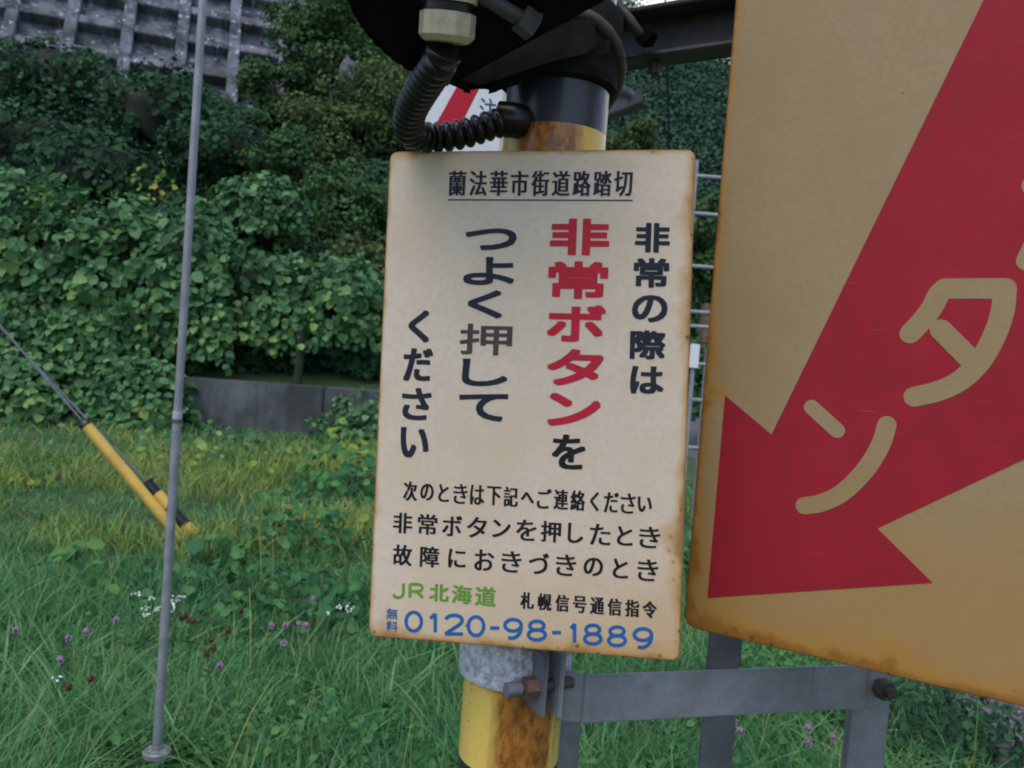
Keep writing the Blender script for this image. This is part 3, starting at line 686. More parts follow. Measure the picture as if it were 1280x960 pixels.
# ------------------------------------------------------------------ thin rod with base disc
pb = ROD.copy(); Y = pb.y; Xb = pb.x
rod = thing('thin_rod', 'tall thin galvanised rod standing in the grass at left', 'rod', (Xb, Y, 0))
top = at(256, -40, Y)
jz = at(221, 525, Y); tdir = top - pb; jt = (jz.z - pb.z) / tdir.z; jp = pb + tdir * jt
bm = BM(); add_tube(bm, [pb - tdir * .08, pb, jp], .0128, 12); obj('lower_tube', bm, M['galv'], rod, 60)
bm = BM(); add_tube(bm, [jp, top], .0112, 12); obj('upper_tube', bm, M['galv'], rod, 60)
bm = BM(); add_tube(bm, [jp - tdir * .003, jp + tdir * .0012], .0150, 12); obj('rusty_collar', bm, M['rusty'], rod, 60)
bm = BM(); add_tube(bm, [jp + tdir * .0015, jp + tdir * .011], .0135, 12); obj('sleeve', bm, M['galv_light'], rod, 60)
q = pb; bm = BM(); add_lathe(bm, q, (0, 0, 1), [(.034, -.012), (.040, -.008), (.040, .004), (.036, .008), (.016, .008), (.016, .02)], 20); obj('base_disc', bm, M['galv'], rod, 40)

# ------------------------------------------------------------------ guy wires with guards
s = N('yellow_guard'); c = s.coord(); n = s.noise(c, 14, 5, .65)
M['yellow_guard'] = s.done(s.mix(s.rng(n, .4, .75, 0, .7), (.60, .39, .075), (.40, .24, .05)), .45)
A = ground_hit(234, 682); Ttop = at(107, 531, A.y - .02)
def guy(label, foot, tip, r_, mats, cuts, farp, name='guy_wire'):
    t = thing(name, label, 'guy wire', foot)
    ax = tip - foot
    bm = BM(); add_tube(bm, [foot - ax * .03, foot + ax * cuts[0]], [r_ * .85] * 2, 14); obj('anchor_rod', bm, M['bolt'], t, 60)
    for k in range(len(mats)):
        bm = BM(); a, b = foot + ax * cuts[k], foot + ax * cuts[k + 1]
        add_tube(bm, [a, b], r_ * (1 + .004 * (k % 2)), 16); obj('guard_band' if len(mats) > 1 else 'guard_tube', bm, M[mats[k]], t, 60)
    bm = BM(); add_tube(bm, [tip - ax * .01, tip + ax * .02, tip + ax * .035], [r_ * 1.12, r_ * 1.12, r_ * .5], 16); obj('end_cap', bm, M['rubber'], t, 60)
    bm = BM(); add_tube(bm, [tip, farp], .0065, 8); obj('strand', bm, M['galv_dark'], t, 60)
    return t
dirw = (at(0, 408, A.y) - at(105, 530, A.y)); 
guy('guy wire with the long plain yellow guard', A, Ttop, .034, ['yellow_guard'], [.02, 1.0], Ttop + dirw * 3)
A2 = at(244, 670, A.y + .05); T2 = at(184, 604, A2.y)
dirw2 = at(0, 424, A2.y) - at(104, 534, A2.y)
guy('guy wire with the short black and yellow striped guard', A2, T2, .037, ['yellow_guard', 'rubber', 'yellow_guard', 'rubber'], [.02, .2, .55, .8, 1.0], T2 + dirw2 * 4)

# ------------------------------------------------------------------ warning pole
PY = 1.035
pt = at(694, 170, PY); pbm = at(638, 900, PY)
PX = (pt.x + pbm.x) / 2; PR = .0625
zb1 = at(694, 152, PY - PR).z; zb2 = at(625, 972, PY - PR).z
BAND = zb1 - zb2
s = N('banded_pole_paint'); c = s.coord(); x_, y_, z_ = s.xyz(c)
ph = s.math('MODULO', s.math('ADD', s.math('SUBTRACT', z_, zb1), 30 * BAND / 2), BAND)   # bands of BAND/2: visible ends are both band edges
n1 = s.math('ADD', s.math('MULTIPLY', s.noise(s.scale(c, (1, 1, .40)), 16, 6, .7), .6), s.math('MULTIPLY', s.noise(s.scale(c, (1, 1, .07)), 75, 4, .6), .4)); n2 = s.noise(s.scale(c, (1, 1, .5)), 80, 6, .75)
zz = s.math('SUBTRACT', z_, zb1)
blk_top = s.math('GREATER_THAN', zz, 0); blk_bot = s.math('LESS_THAN', z_, zb2)
mid = s.math('MULTIPLY', s.math('LESS_THAN', zz, -.2), s.math('GREATER_THAN', zz, -.42))
isb = s.math('MAXIMUM', s.math('MAXIMUM', blk_top, blk_bot), mid)
xs_ = s.math('ADD', s.math('ADD', x_, s.math('MULTIPLY', zz, .026 / BAND)), s.math('MULTIPLY', s.math('SUBTRACT', n1, .5), .05))
rust = s.math('MULTIPLY', s.rng(xs_, -.058, -.034), s.rng(xs_, .034, .020))
yel = s.mix(s.rng(n2, .45, .8, 0, .5), (.74, .52, .13), (.55, .33, .05))
yel = s.mix(s.math('MULTIPLY', rust, .97), yel, s.mix(s.rng(n2, .38, .62), (.15, .048, .010), (.42, .165, .028)))
spk = s.math('MULTIPLY', s.rng(s.voro(c, 90), .16, .05), s.rng(n1, .48, .6)); yel = s.mix(spk, yel, (.10, .035, .012))
blk = s.mix(s.rng(n2, .4, .8, 0, .5), (.030, .031, .045), (.05, .048, .055))
s.bump(n2, .25, .001)
M['pole'] = s.done(s.mix(isb, yel, blk), .27)
pole = thing('crossing_pole', 'thick black and yellow banded pole rusting behind the cream sign', 'pole', (PX, PY, 0))
bm = BM(); add_tube(bm, [(PX, PY, -.2), (PX, PY, .5), (PX, PY, 1.0), (PX, PY, 2.6)], PR, 48)
po = obj('shaft', bm, M['pole'], pole, 60)
# shaft geometry is parented at ground level, so object z equals world z and object x is across the pole
bm = BM(); add_lathe(bm, (PX, PY, 2.6), (0, 0, 1), [(PR + .004, -.03), (PR + .004, .0), (PR * .6, .02)], 32); obj('pole_cap', bm, M['black'], pole, 40)

# ------------------------------------------------------------------ main sign
yaw, tilt, rol = R(-8.537), R(-3.77), R(-2.6)
SM = Matrix.Rotation(yaw, 3, 'Z') @ Matrix.Rotation(tilt, 3, 'X') @ Matrix.Rotation(rol, 3, 'Y')
SO = Vector((.02043, .93, CZ - .04953))
sign = thing('crossing_sign', 'small cream sign with vertical dark and red Japanese writing on the pole', 'sign', SO, SM.to_euler())
def plate_pts(W, H, r_, Mx, O, y, rs=None, n=8):
    out = []
    for cx_, cz_, a0 in ((W / 2 - r_, H / 2 - r_, 0), (-W / 2 + r_, H / 2 - r_, 90), (-W / 2 + r_, -H / 2 + r_, 180), (W / 2 - r_, -H / 2 + r_, 270)):
        for k in range(n + 1):
            a = R(a0 + 90 * k / n); out.append(O + Mx @ Vector((cx_ + r_ * math.cos(a), y, cz_ + r_ * math.sin(a))))
    return out
bm = BM(); add_prism(bm, plate_pts(SIGN_W, SIGN_H, .010, SM, SO, -.002), SM @ Vector((0, .0045, 0)), bevel=.0012)
obj('sign_plate', bm, M['cream'], sign, 40)
# glyphs ------------------------------------------------------------
_gl = {}
def glyph(ch):
    if ch not in _gl:
        cu = bpy.data.curves.new('g', 'FONT'); cu.body = ch; cu.resolution_u = 4
        o = bpy.data.objects.new('g', cu); COL.objects.link(o)
        dg = bpy.context.evaluated_depsgraph_get(); dg.update()
        me = bpy.data.meshes.new_from_object(o.evaluated_get(dg))
        v = np.array([tuple(q.co)[:2] for q in me.vertices]); f = [tuple(p.vertices) for p in me.polygons]
        bpy.data.objects.remove(o); bpy.data.curves.remove(cu); bpy.data.meshes.remove(me)
        _gl[ch] = (v, f)
    return _gl[ch]
def loc(px, py, Mx, O):
    p = onplane(px, py, O, Mx @ Vector((0, 1, 0))); q = Mx.transposed() @ (p - O); return q.x, q.z
def write(name, items, stroke, mat, root, Mx, O, front, label=None, sv=None):
    """items: (character, x0, y0, x1, y1) in photo pixels, laid on the plate's plane; stroke in pixels"""
    V = []; Fc = []; o = 0
    px2m = 1 / F * .93
    for it in items:
        ch, x0, y0, x1, y1 = it; v, f = glyph(ch)
        mn, mx = v.min(0), v.max(0); cx_, cz_ = loc((x0 + x1) / 2, (y0 + y1) / 2, Mx, O)
        W = (x1 - x0) * px2m; H = (y1 - y0) * px2m
        em = max(mx[0] - mn[0], mx[1] - mn[1], .5)
        sw = .062 * W / max(mx[0] - mn[0], .3); sh = .062 * H / max(mx[1] - mn[1], .3)
        rx = max(0, (stroke * px2m - sw) / 2); rz = max(0, ((sv or stroke * .72) * px2m - sh) / 2)
        rx = min(rx, W * .2); rz = min(rz, H * .2 if H > .004 else H * .45)
        u = (v - (mn + mx) / 2) / np.maximum(mx - mn, 1e-4); u = u * np.array([W - 2 * rx, max(H - 2 * rz, .0004)]) + np.array([cx_, cz_])
        dirs = [(0, 0), (1, .9), (-1, .9), (-1, -.9), (1, -.9), (1, 0), (-1, 0), (0, 1), (0, -1)]
        for k, (a, b) in enumerate(dirs if rx + rz > 1e-5 else dirs[:1]):
            V += [(q[0] + a * rx, front - k * .000012, q[1] + b * rz) for q in u]; Fc += [tuple(i + o for i in t) for t in f]; o += len(u)
    me = bpy.data.meshes.new(name); me.from_pydata(V, [], Fc); me.materials.append(mat)
    ob = link(name, me, root)
    if label: ob['label'] = label
    return ob
def c1(ch, x0, y0, x1, y1): return (ch, 440 + x0 / 2.6667, 160 + y0 / 2.6667, 440 + x1 / 2.6667, 160 + y1 / 2.6667)
def c2(ch, x0, y0, x1, y1): return (ch, 440 + x0 / 2.6667, 500 + y0 / 2.6667, 440 + x1 / 2.6667, 500 + y1 / 2.6667)
def row(text, x0, ya, x1, yb, cw, chh, small={}):
    """characters spread evenly, centres from (x0,ya) to (x1,yb), in crop-2 pixels"""
    n = len(text); out = []
    for k, ch in enumerate(text):
        t = k / (n - 1); cx_ = x0 + (x1 - x0) * t; cy_ = ya + (yb - ya) * t; a, b = small.get(ch, (1, 1))
        out.append(c2(ch, cx_ - cw * a / 2, cy_ - chh * b / 2, cx_ + cw * a / 2, cy_ + chh * b / 2))
    return out
FR = -.0024
kw = dict(root=sign, Mx=SM, O=SO, front=FR)
hd = '蘭法華市街道路踏切'
hdo = write('heading_lettering', [c1(ch, 322 + 69.0 * k, 143 + .2 * k, 322 + 69.0 * k + 61, 229) for k, ch in enumerate(hd)], 3.4, M['ink'], **kw, label='small navy heading with a line under it')
u0_, v0_ = loc(440 + 322 / 2.6667, 160 + 241 / 2.6667, SM, SO); u1_, v1_ = loc(440 + 936 / 2.6667, 160 + 243 / 2.6667, SM, SO)
me = bpy.data.meshes.new('underline'); e_ = .0007
me.from_pydata([(u0_, FR, v0_ - e_), (u1_, FR, v1_ - e_), (u1_, FR, v1_ + e_), (u0_, FR, v0_ + e_)], [], [(0, 1, 2, 3)]); me.materials.append(M['ink']); link('underline', me, hdo)
write('lettering', [c1('非', 945, 318, 1058, 416), c1('常', 940, 435, 1055, 533), c1('の', 935, 558, 1050, 648), c1('際', 928, 675, 1043, 771), c1('は', 929, 795, 1037, 886)], 6.3, M['ink'], sv=4.9, **kw, label='right column of dark navy characters')
write('lettering', [c1('非', 660, 303, 858, 426), c1('常', 654, 445, 853, 571), c1('ボ', 650, 590, 845, 714), c1('タ', 650, 737, 838, 860), c1('ン', 652, 885, 828, 995)], 9.4, M['red_ink'], sv=7.3, **kw, label='bold red characters')
write('lettering', [c2('を', 667, 115, 778, 230)], 7.0, M['ink2'], **kw, label='single black character below the red column')
write('lettering', [c1('つ', 375, 335, 552, 410), c1('よ', 370, 430, 545, 526), c1('く', 385, 540, 505, 636)], 7.2, M['ink'], sv=5.8, **kw, label='upper left bold navy characters')
write('lettering', [c1('し', 366, 770, 522, 862), c1('て', 355, 884, 522, 977)], 7.2, M['ink'], sv=5.8, **kw, label='bold navy characters below the brown one')
write('lettering', [c1('押', 357, 653, 537, 758)], 6.2, M['inkbrown'], **kw, label='faded brown character in the navy column')
write('lettering', [c1('く', 188, 606, 262, 717), c1('だ', 170, 733, 273, 846), c1('さ', 165, 865, 268, 975), c2('い', 160, 90, 260, 193)], 6.5, M['ink'], sv=5.4, **kw, label='leftmost navy column')
K = {'く': (.6, .95), 'と': (.75, .9), 'こ': (.8, .7), 'へ': (.9, .55), 'し': (.75, .95), 'の': (.95, .85), '下': (1, .95), 'い': (.95, .75), 'ン': (.9, .85), 'に': (.9, .9)}
write('lettering', row('次のときは下記へご連絡ください', 196, 303, 976, 347, 49, 66, K), 2.9, M['ink2'], **kw, label='thin black line asking to call')
write('lettering', row('非常ボタンを押したとき', 171, 409, 992, 457, 68, 69, K), 3.3, M['ink2'], **kw)
write('lettering', row('故障におきづきのとき', 170, 516, 986, 566, 67, 70, K), 3.3, M['ink2'], **kw)
write('lettering', [c2('北', 258, 612, 326, 670), c2('海', 333, 616, 402, 677), c2('道', 411, 621, 482, 685)], 3.4, M['green_ink'], **kw, label='green company lettering')
write('lettering', row('札幌信号通信指令', 585, 667, 992, 697, 46, 55), 2.7, M['ink2'], **kw, label='small black lettering beside the green')
write('lettering', [c2('無', 116, 693, 156, 729), c2('料', 115, 735, 156, 769)], 1.7, M['blue_ink'], **kw, label='tiny blue characters before the number')
dg_ = []
for ch, xa, xb in [('0', 176, 239), ('1', 254, 286), ('2', 306, 377), ('0', 383, 446), ('9', 505, 571), ('8', 583, 651), ('1', 722, 749), ('8', 770, 836), ('8', 850, 917), ('9', 935, 1004)]:
    m_ = 737 + (792 - 737) * ((xa + xb) / 2 - 207) / (970 - 207); dg_.append(c2(ch, xa, m_ - 37, xb, m_ + 37))
for xa, xb in [(462, 492), (668, 698)]:
    m_ = 739 + (792 - 737) * ((xa + xb) / 2 - 207) / (970 - 207); dg_.append(c2('-', xa, m_ - 6, xb, m_ + 6))
def arc(cx_, cy_, rx, ry, a0, a1, n=20): return [(cx_ + rx * math.cos(R(a0 + (a1 - a0) * k / n)), cy_ + ry * math.sin(R(a0 + (a1 - a0) * k / n))) for k in range(n + 1)]
DIG = {'0': [arc(.5, .5, .5, .5, 0, 360, 36)], '1': [[(.95, 0), (.95, 1)], [(.95, 0), (.5, .16), (.1, .24)]],
       '2': [arc(.5, .28, .46, .28, 190, 395, 20) + [(.62, .62), (0, 1)], [(0, 1), (1, 1)]],
       '8': [arc(.5, .24, .42, .24, 0, 360, 30), arc(.5, .73, .5, .27, 0, 360, 30)],
       '9': [arc(.5, .31, .5, .31, 0, 360, 30), [(1, .31), (.99, .5), (.92, .72), (.75, .9), (.5, 1.0), (.2, .98)]], '-': [[(0, .5), (1, .5)]],
       'J': [[(1, 0), (1, .66), (.93, .86), (.72, .98), (.42, 1), (.12, .93), (0, .78)]],
       'R': [[(0, 0), (0, 1)], [(0, 0), (.62, 0), (.86, .07), (.97, .26), (.86, .46), (.62, .53), (0, .53)], [(.5, .53), (1, 1)]]}
def ribbon_write(name, items, wpx, mat, root, Mx, O, front, label=None):
    V = []; Fc = []; hw = wpx / F * .93 / 2; lay = 0
    for ch, x0, y0, x1, y1 in items:
        h_ = wpx / 2
        for P in DIG[ch]:
            dx = h_ if x1 - x0 > wpx * 1.2 and ch != '-' else 0; dy = h_ if y1 - y0 > wpx * 1.2 else 0
            p2 = [Vector(loc(x0 + dx + (x1 - x0 - 2 * dx) * a, y0 + dy + (y1 - y0 - 2 * dy) * b, Mx, O)) for a, b in P]
            closed = (p2[0] - p2[-1]).length < 1e-6; n_ = len(p2); o = len(V); A_ = []; B_ = []
            for i, p in enumerate(p2):
                q0 = p2[i - 1] if i > 0 else (p2[-2] if closed else p); q1 = p2[i + 1] if i < n_ - 1 else (p2[1] if closed else p)
                t = (q1 - q0).normalized(); nn = Vector((-t.y, t.x)); A_.append(p + nn * hw); B_.append(p - nn * hw)
            V += [(q.x, front - lay * .00001, q.y) for q in A_ + B_]
            for i in range(n_ - 1): Fc.append((o + i, o + i + 1, o + n_ + i + 1, o + n_ + i))
            lay = (lay + 1) % 12
    me = bpy.data.meshes.new(name); me.from_pydata(V, [], Fc); me.materials.append(mat); ob = link(name, me, root)
    if label: ob['label'] = label
ribbon_write('phone_number', dg_, 4.4, M['blue_ink'], **kw, label='blue telephone number')
ribbon_write('lettering', [c2('J', 135, 605, 178, 662), c2('R', 190, 608, 243, 662)], 3.6, M['green_ink'], **kw, label='green Latin letters')

# ------------------------------------------------------------------ big arrow sign
B0 = at(859, 783, .985)                                        # lower left corner
zc = B0.z; B1 = onz(1275, 882, zc)                              # bottom edge is level
byaw = math.atan2(B1.y - B0.y, B1.x - B0.x); print('big sign yaw', math.degrees(byaw), B0, B1)
BMx = Matrix.Rotation(byaw, 3, 'Z')
BO = Vector((B0.x, B0.y, B0.z)) + BMx @ Vector((BIG_W / 2 - .004, 0, BIG_H / 2))
big = thing('arrow_sign', 'large tan sign with a big red arrow pointing down left', 'sign', BO, BMx.to_euler())
bm = BM(); add_prism(bm, plate_pts(BIG_W, BIG_H, .016, BMx, BO, -.002), BMx @ Vector((0, .005, 0)), bevel=.0014); obj('sign_plate', bm, M['big'], big, 40)
def bl(px, py): return Vector(loc(px, py, BMx, BO))
def flat(name, pts, y, mat, root, label=None):
    me = bpy.data.meshes.new(name); me.from_pydata([(p[0], y, p[1]) for p in pts], [], [tuple(range(len(pts)))]); me.materials.append(mat)
    o = link(name, me, root)
    if label: o['label'] = label
    return o
a, b, c_, d, e_, f_ = bl(907, 494), bl(965, 543), bl(1230, 0), bl(1280, 574), bl(1097, 660), bl(1166, 728); tip = bl(885, 747)
lu = b + (c_ - b) * 1.25; ru = e_ + (d - e_) * 2.2
lim = BIG_W / 2 - .03
def clipx(p, q): return p + (q - p) * min(1, (lim - p.x) / (q.x - p.x)) if q.x > lim else q
lu = clipx(b, lu); ru = clipx(e_, ru)
lu.y = min(lu.y, BIG_H / 2 - .03)
pts = [a, tip, f_, e_, ru] + ([Vector((lim, lu.y))] if lu.x < lim - .002 else []) + [lu, b]
arrow = flat('arrow', pts, -.0024, M['red_big'], big, 'faded red arrow')
def stroke(paths, wpx, y):
    V = []; Fc = []
    k = 0
    for P in paths:
        p2 = [bl(*q) for q in P]
        if len(p2) > 2: p2 = [Vector((q.x, q.y)) for q in spline([(q.x, q.y, 0) for q in p2], 8 * len(p2))]
        hw = wpx / F * .9 / 2
        n_ = len(p2)
        L_ = []; Rr = []
        for i, p in enumerate(p2):
            t = (p2[min(i + 1, n_ - 1)] - p2[max(i - 1, 0)]).normalized(); nn = Vector((-t.y, t.x)); L_.append(p + nn * hw); Rr.append(p - nn * hw)
        o = len(V); V += [(q.x, y - k * .00001, q.y) for q in L_ + Rr]
        for i in range(n_ - 1): Fc.append((o + i, o + i + 1, o + n_ + i + 1, o + n_ + i))
        k += 1
        for p in (p2[0], p2[-1]):
            o = len(V); V += [(p.x + hw * math.cos(2 * math.pi * j / 16), y - k * .00001, p.y + hw * math.sin(2 * math.pi * j / 16)) for j in range(16)]; Fc.append(tuple(range(o, o + 16))); k += 1
    return V, Fc
def katakana(paths, wpx, label):
    V, Fc = stroke(paths, wpx, -.0027); me = bpy.data.meshes.new('lettering'); me.from_pydata(V, [], Fc); me.materials.append(M['big']); o = link('lettering', me, arrow); o['label'] = label
katakana([[(1138, 417), (1153, 401), (1165, 385), (1174, 368), (1181, 362)], [(1181, 361), (1256, 361)], [(1256, 361), (1253, 390), (1242, 422), (1224, 453), (1200, 476), (1172, 489), (1143, 496)], [(1176, 412), (1214, 450)]], 24, 'tan character at the upper right of the arrow')
katakana([[(1015, 509), (1047, 538)]], 19, 'short tan stroke of the lower character'); 
katakana([[(1109, 531), (1101, 556), (1082, 587), (1054, 615), (1028, 628), (1006, 632)]], 22, 'tan curved stroke of the lower character')
katakana([[(1285, 326), (1305, 286)], [(1292, 232), (1395, 226)], [(1345, 185), (1343, 345)], [(1372, 285), (1392, 318)], [(1402, 186), (1410, 204)], [(1424, 178), (1432, 196)]], 24, 'tan character running out of the photo')

# ------------------------------------------------------------------ lower clamp and bracket bar
zc_ = at(640, 838, PY - PR).z
cl = thing('pole_clamp', 'round galvanised clamp gripping the pole below the cream sign', 'clamp', (PX, PY, zc_))
bm = BM(); add_lathe(bm, (PX, PY, zc_), (0, 0, 1), [(PR + .001, -.022), (PR + .007, -.024), (PR + .008, .0), (PR + .006, .026), (PR + .001, .028)], 40, caps=False); obj('band', bm, M['zinc'], cl, 40)
fl = at(684, 848, PY - PR - .012)     # flange ear on the front right
dv = (Vector((fl.x, fl.y, 0)) - Vector((PX, PY, 0))).normalized()
tang = Vector((-dv.y, dv.x, 0))
ear = Matrix((dv, tang, Vector((0, 0, 1)))).transposed()
def ear_plate(off, mat, hh=.036):
    bm = BM(); c_ = Vector((PX, PY, zc_ - .005)) + dv * (PR + .012) + tang * off; add_box(bm, c_, (.048, .006, hh * 2), ear, bevel=.0015); obj('ear', bm, M[mat], cl)
ear_plate(-.010, 'galv_dark', .036); ear_plate(.012, 'galv', .040)
bc = Vector((PX, PY, zc_ - .010)) + dv * (PR + .020)
bm = BM(); add_tube(bm, [bc - tang * .050, bc + tang * .034], .0065, 12); cbo = obj('bolt', bm, M['bolt'], cl, 40)
bm = BM(); add_tube(bm, [bc - tang * .030, bc - tang * .0135], .0125, 6); obj('nut', bm, M['rusty'], cbo, 20)
bm = BM(); add_tube(bm, [bc - tang * .052, bc - tang * .034], .0085, 12); obj('bolt_end', bm, M['galv_dark'], cbo, 40)
# bar
def bar_pts(ax, ay, bx, by, Y0, Y1): return at(ax, ay, Y0), at(bx, by, Y1)
Lt, Lb = at(742, 843, .985), at(742, 903, .985); hb = (Lt - Lb).length
mid_l = (Lt + Lb) / 2; mr = ray(1100, 857); # right end level with the left one
end = CAM + mr * ((mid_l.z - CZ) / mr.z)
print('bar', mid_l, end, hb)
br = thing('bracket_bar', 'flat galvanised bar running right from the pole clamp to a grey post', 'bracket', mid_l)
dirb = (end - mid_l).normalized(); nb = Vector((0, 0, 1)).cross(dirb).normalized()
bx = Matrix((dirb, nb, Vector((0, 0, 1)))).transposed()
bm = BM(); add_box(bm, (mid_l + end) / 2, ((end - mid_l).length + .03, .006, hb), bx, bevel=.0018); obj('flat_bar', bm, M['galv'], br)
# bent foot that meets the clamp ear
j = Vector((PX, PY, mid_l.z)) + dv * (PR + .012) + tang * .022
bm = BM(); add_prism(bm, [mid_l - dirb * .014 + Vector((0, 0, hb / 2)), mid_l - dirb * .014 - Vector((0, 0, hb / 2)), j - Vector((0, 0, hb / 2 - .002)), j + Vector((0, 0, hb / 2 + .006))], nb * .006, bevel=.001); obj('bent_foot', bm, M['galv'], br)
be = end - dirb * .004
bm = BM(); add_tube(bm, [be - nb * .028, be + nb * .02], .007, 12); bbo = obj('bolt', bm, M['bolt'], br, 40)
bm = BM(); add_tube(bm, [be - nb * .020, be - nb * .0055], .0135, 6); obj('nut', bm, M['bolt'], bbo, 20)

def post(label, px, py, Y, wd, ztop, mat='galv_dark', dp=.03):
    p = at(px, py, Y); t = thing('steel_post', label, 'post', (p.x, p.y, 0)); yaw_ = Matrix.Rotation(R(-12), 3, 'Z')
    bm = BM(); add_box(bm, (p.x, p.y, ztop / 2 - .05), (wd, .006, ztop + .1), yaw_, bevel=.0015); obj('front_flange', bm, M[mat], t)
    bm = BM(); q = yaw_ @ Vector((-wd / 2 + .003, dp / 2 + .0035, 0)); add_box(bm, (p.x + q.x, p.y + q.y, ztop / 2 - .05), (.006, dp, ztop + .1), yaw_, bevel=.0015); obj('side_flange', bm, M[mat], t)
PB = end + Vector((-.002, .012, 0))
post('grey steel post behind the bar under the left corner of the arrow sign', 900, 880, 1.30, .050, 1.75)
rb = end - CAM; 
post('grey steel post carrying the bolted right end of the bar', 1086, 900, end.y + .028, .048, end.z + .01, 'galv')
post('narrow grey steel post right beside the rusty yellow pole', 704, 935, 1.16, .044, at(704, 850, 1.16).z, 'galv')

# ------------------------------------------------------------------ upper arm, clamp, brackets
Q0, Q1 = at(775, 52, 1.13), at(912, 31, 1.045)
Q1.z = Q0.z + (Q1.z - Q0.z) * 1.0
da = (Q1 - Q0).normalized(); na = Vector((0, 0, 1)).cross(da).normalized(); Ma = Matrix((da, na, na.cross(da) * -1)).transposed()
arm = thing('support_arm', 'dark steel channel arm from the pole to the arrow sign at top', 'arm', Q0)
Aend = Q0 + da * .42; A0 = Q0 - da * .06; ha = .058
upv = da.cross(na)
bm = BM(); add_box(bm, (A0 + Aend) / 2 + na * .02, ((Aend - A0).length, .006, ha), Ma, bevel=.0015); obj('web', bm, M['arm'], arm)
for sgn, nm in ((1, 'flange'), (-1, 'flange')):
    bm = BM(); add_box(bm, (A0 + Aend) / 2 + upv * sgn * (ha / 2 + .0005), ((Aend - A0).length, .044, .006), Ma, bevel=.0015); obj(nm, bm, M['arm'], arm)
# U bolts round the pole
def ubolt(label, z, th0, r_=.0062):
    t = thing('u_bolt', label, 'u-bolt', (PX, PY, z)); pts = []
    for k in range(15):
        a = R(th0 + 180 * k / 14 - 90); pts.append(Vector((PX + (PR + r_ + .002) * math.cos(a), PY + (PR + r_ + .002) * math.sin(a), z - .045 * math.sin(a))))
    bm = BM(); add_tube(bm, [pts[0] + (pts[0] - pts[1]).normalized() * .05] + pts + [pts[-1] + (pts[-1] - pts[-2]).normalized() * .05], r_, 10); obj('bent_rod', bm, M['bolt'], t, 60)
    return t
z1 = at(760, 95, PY).z
ubolt('dark u-bolt looped round the black band of the pole', z1, 5, .0080)
# upper u-bolt end with nuts on the arm
t = thing('u_bolt', 'dark u-bolt with nuts clamping the arm near the pole', 'u-bolt', at(800, 40, 1.09))
pa = [at(772, 8, 1.06), at(785, 22, 1.055), at(795, 36, 1.06), at(803, 45, 1.07)]
bm = BM(); add_tube(bm, spline(pa, 12), .0062, 10); obj('bent_rod', bm, M['bolt'], t, 60)
q = at(806, 44, 1.066); bm = BM(); add_tube(bm, [q - na * .006, q + na * .012], .0125, 6); obj('nut', bm, M['black'], t, 20)
q = at(818, 80, 1.10); bm = BM(); add_tube(bm, [q + upv * .01, q - upv * .012], [.007, .008], 10); obj('bolt_end', bm, M['bolt'], t, 40)
# small angle bracket behind the pole on the right
q0, q1 = at(752, 142, 1.14), at(803, 118, 1.14); db_ = (q1 - q0).normalized()
ab = thing('angle_bracket', 'small grey angle bracket sticking out behind the pole under the arm', 'bracket', q0)
bm = BM(); add_prism(bm, [at(750, 128, 1.14), at(803, 110, 1.14), at(804, 126, 1.14), at(752, 146, 1.14)], Vector((0, .005, 0)), bevel=.001); obj('plate', bm, M['galv'], ab)
bm = BM(); add_prism(bm, [at(752, 146, 1.14), at(804, 126, 1.14), at(814, 130, 1.17), at(756, 150, 1.17)], Vector((0, 0, -.004)), bevel=.001); obj('lip', bm, M['arm'], ab)
bm = BM(); add_tube(bm, [at(770, 104, 1.125), at(792, 119, 1.130)], .0045, 10); obj('bolt', bm, M['galv_light'], ab, 40)

# ------------------------------------------------------------------ warning lamp housing at the top
def pxp(px, py, d): 
    r_ = ray(px, py); return CAM + r_ * (d / r_.dot(fw))
lampc = pxp(610, 20, .84)
lamp = thing('warning_lamp', 'black crossing lamp housing seen from below at the top of the pole', 'lamp', lampc)
out = []
for k in range(41):
    a = R(208 - 4.2 * k) if False else R(318 - 190 * k / 40)
    # circle round (600,-60) px: start near the chord end, go down-left and up
for k in range(33):
    a = math.atan2(178, -40) + (R(268) - math.atan2(178, -40)) * k / 32      # from the bottom (560,118) round the left to the top
    out.append((600 + 182 * math.cos(a), -60 + 182 * math.sin(a)))
out += [(690, -230), (776, -150), (790, -60), (776, 0)]
bm = BM(); add_prism(bm, [pxp(x_, y_, .835 - .0006 * (118 - y_)) for x_, y_ in out], fw * .07 + up * .15, bevel=.010, seg=3); obj('housing', bm, M['black'], lamp, 40)
inn = [(610 + (x_ - 610) * .80, -60 + (y_ + 60) * .80) for x_, y_ in out]
bm = BM(); add_prism(bm, [pxp(x_, y_, .831 - .0006 * (118 - y_)) for x_, y_ in inn], fw * .02 + up * .012, bevel=.006, seg=3); obj('cover', bm, M['black'], lamp, 40)
g0, g1 = pxp(562, -14, .752), pxp(557, 66, .768); ga = g1 - g0
bm = BM(); add_tube(bm, [g0, g0.lerp(g1, .22)], .026, 24); gb_ = obj('cable_gland', bm, M['gland'], lamp, 40)
bm = BM(); add_tube(bm, [g0.lerp(g1, .24), g0.lerp(g1, .36)], .0235, 24); obj('gland_seal', bm, M['rubber'], gb_, 40)
bm = BM(); pr = [(.0215, .36), (.0255, .38), (.0255, .74), (.0225, .80), (.0195, .84)]
bmx = BM(); add_tube(bmx, [g0 + ga * t_ for r_, t_ in pr], [r_ for r_, t_ in pr], 10); obj('gland_nut', bmx, M['gland'], gb_, 20); bm.free()
b0, b1 = pxp(600, -8, .752), pxp(655, 26, .772)
bm = BM(); add_tube(bm, [b0, b1], .0075, 12); obj('bolt', bm, M['arm'], lamp, 40)
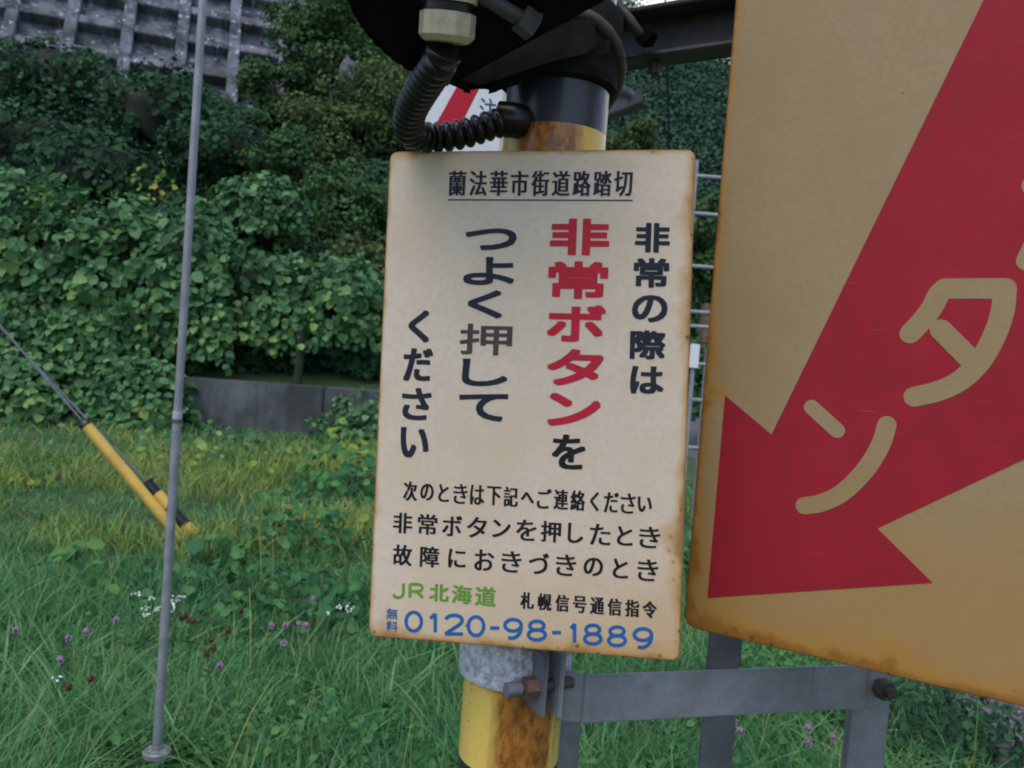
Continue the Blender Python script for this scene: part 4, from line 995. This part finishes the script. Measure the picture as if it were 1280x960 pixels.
bm = BM(); add_tube(bm, [pxp(650, 20, .770), pxp(668, 34, .777)], 0.014, 6); obj('nut', bm, M['arm'], lamp, 20)
# dark grey swivel clamp between lamp and pole
cz_poly = [(520, 60), (538, 106), (565, 120), (600, 129), (632, 120), (690, 100), (740, 88), (764, 72), (768, 48), (764, 18), (740, -30), (600, -40)]
sc_ = thing('swivel_clamp', 'dark grey cast clamp joining the black lamp to the pole', 'clamp', pxp(650, 60, .95))
bm = BM(); add_prism(bm, [pxp(x_, y_, .945) for x_, y_ in cz_poly], fw * .06 + up * .05, bevel=.020, seg=5); obj('clamp_body', bm, M['dgrey'], sc_, 60)
zc2 = at(700, 62, PY - PR).z
bm = BM(); add_lathe(bm, (PX, PY, zc2), (0, 0, 1), [(PR + .002, -.030), (PR + .008, -.026), (PR + .010, .0), (PR + .010, .06), (PR + .002, .07)], 40, caps=False); obj('collar', bm, M['dgrey'], sc_, 40)

# corrugated conduit from the gland to the pole
path = [pxp(557, 60, .767), pxp(549, 78, .78), pxp(530, 108, .83), pxp(514, 138, .885), pxp(512, 162, .925), pxp(535, 172, .955), pxp(575, 168, .962), pxp(612, 157, .966), pxp(640, 148, .972)]
sp = spline(path, 420)
acc = 0; rads = [.0]; 
ds = [0]
for a_, b_2 in zip(sp, sp[1:]): acc += (b_2 - a_).length; ds.append(acc)
rads = [.0143 + .0030 * (abs(math.sin(math.pi * q / .0118)) ** .6 * 2 - 1) for q in ds]
cnd = thing('corrugated_conduit', 'black corrugated conduit looping from the lamp gland into the pole', 'conduit', sp[0])
bm = BM(); add_tube(bm, sp, rads, 20); obj('ribbed_hose', bm, M['rubber'], cnd, 179)
e0 = pxp(636, 150, .972); bm = BM(); add_tube(bm, [e0 - Vector((.016, 0, -.004)), e0, e0 + Vector((.014, .006, .001)), e0 + Vector((.022, .012, .003))], [.017, .0205, .0195, .010], 20); obj('end_boot', bm, M['rubber'], cnd, 60)

# ------------------------------------------------------------------ white board behind the conduit
wbY = 1.75
wbo = at(575, 152, wbY); wM = Matrix.Rotation(R(6), 3, 'Z') @ Matrix.Rotation(R(0), 3, 'Y')
wb = thing('warning_board', 'white board with a red slanted band behind the conduit', 'sign', wbo, wM.to_euler())
def wl_(px, py): return Vector(loc(px, py, wM, wbo))
cs = [wl_(533, 40), wl_(640, 36), wl_(628, 215), wl_(523, 220)]
mx_ = [wbo + wM @ Vector((q.x, 0, q.y)) for q in cs]
bm = BM(); add_prism(bm, mx_, wM @ Vector((0, .006, 0)), bevel=.0015); obj('board', bm, M['white_board'], wb)
flat('red_band', [wl_(607, 44), wl_(633, 44), wl_(573, 162), wl_(550, 163), wl_(546, 153)][::-1], -.0005, M['red_ink'], wb)
flat('edge_strip', [wl_(633.5, 50), wl_(638.5, 50), wl_(628.5, 212), wl_(622, 212)][::-1], -.0005, M['board_edge'], wb)
write('lettering', [('注', 590, 110, 629, 166)], 3.6, M['board_ink'], wb, wM, wbo, -.0006)
for xx in (at(652, 152, wbY).x,):
    bm = BM(); add_box(bm, (xx, wbY + .04, wbo.z / 2), (.05, .05, wbo.z), bevel=.004); obj('post', bm, M['galv'], wb)

# thin hanging cable in front of the far hill
p = at(831, -20, 5); q = at(841, 330, 5)
bm = BM(); add_tube(bm, [p, (p + q) / 2, Vector((q.x, q.y, 0))], .0055, 6); props(obj('hanging_cable', bm, M['black'], None, 60), 'thin dark vertical cable in front of the far hill', 'cable')
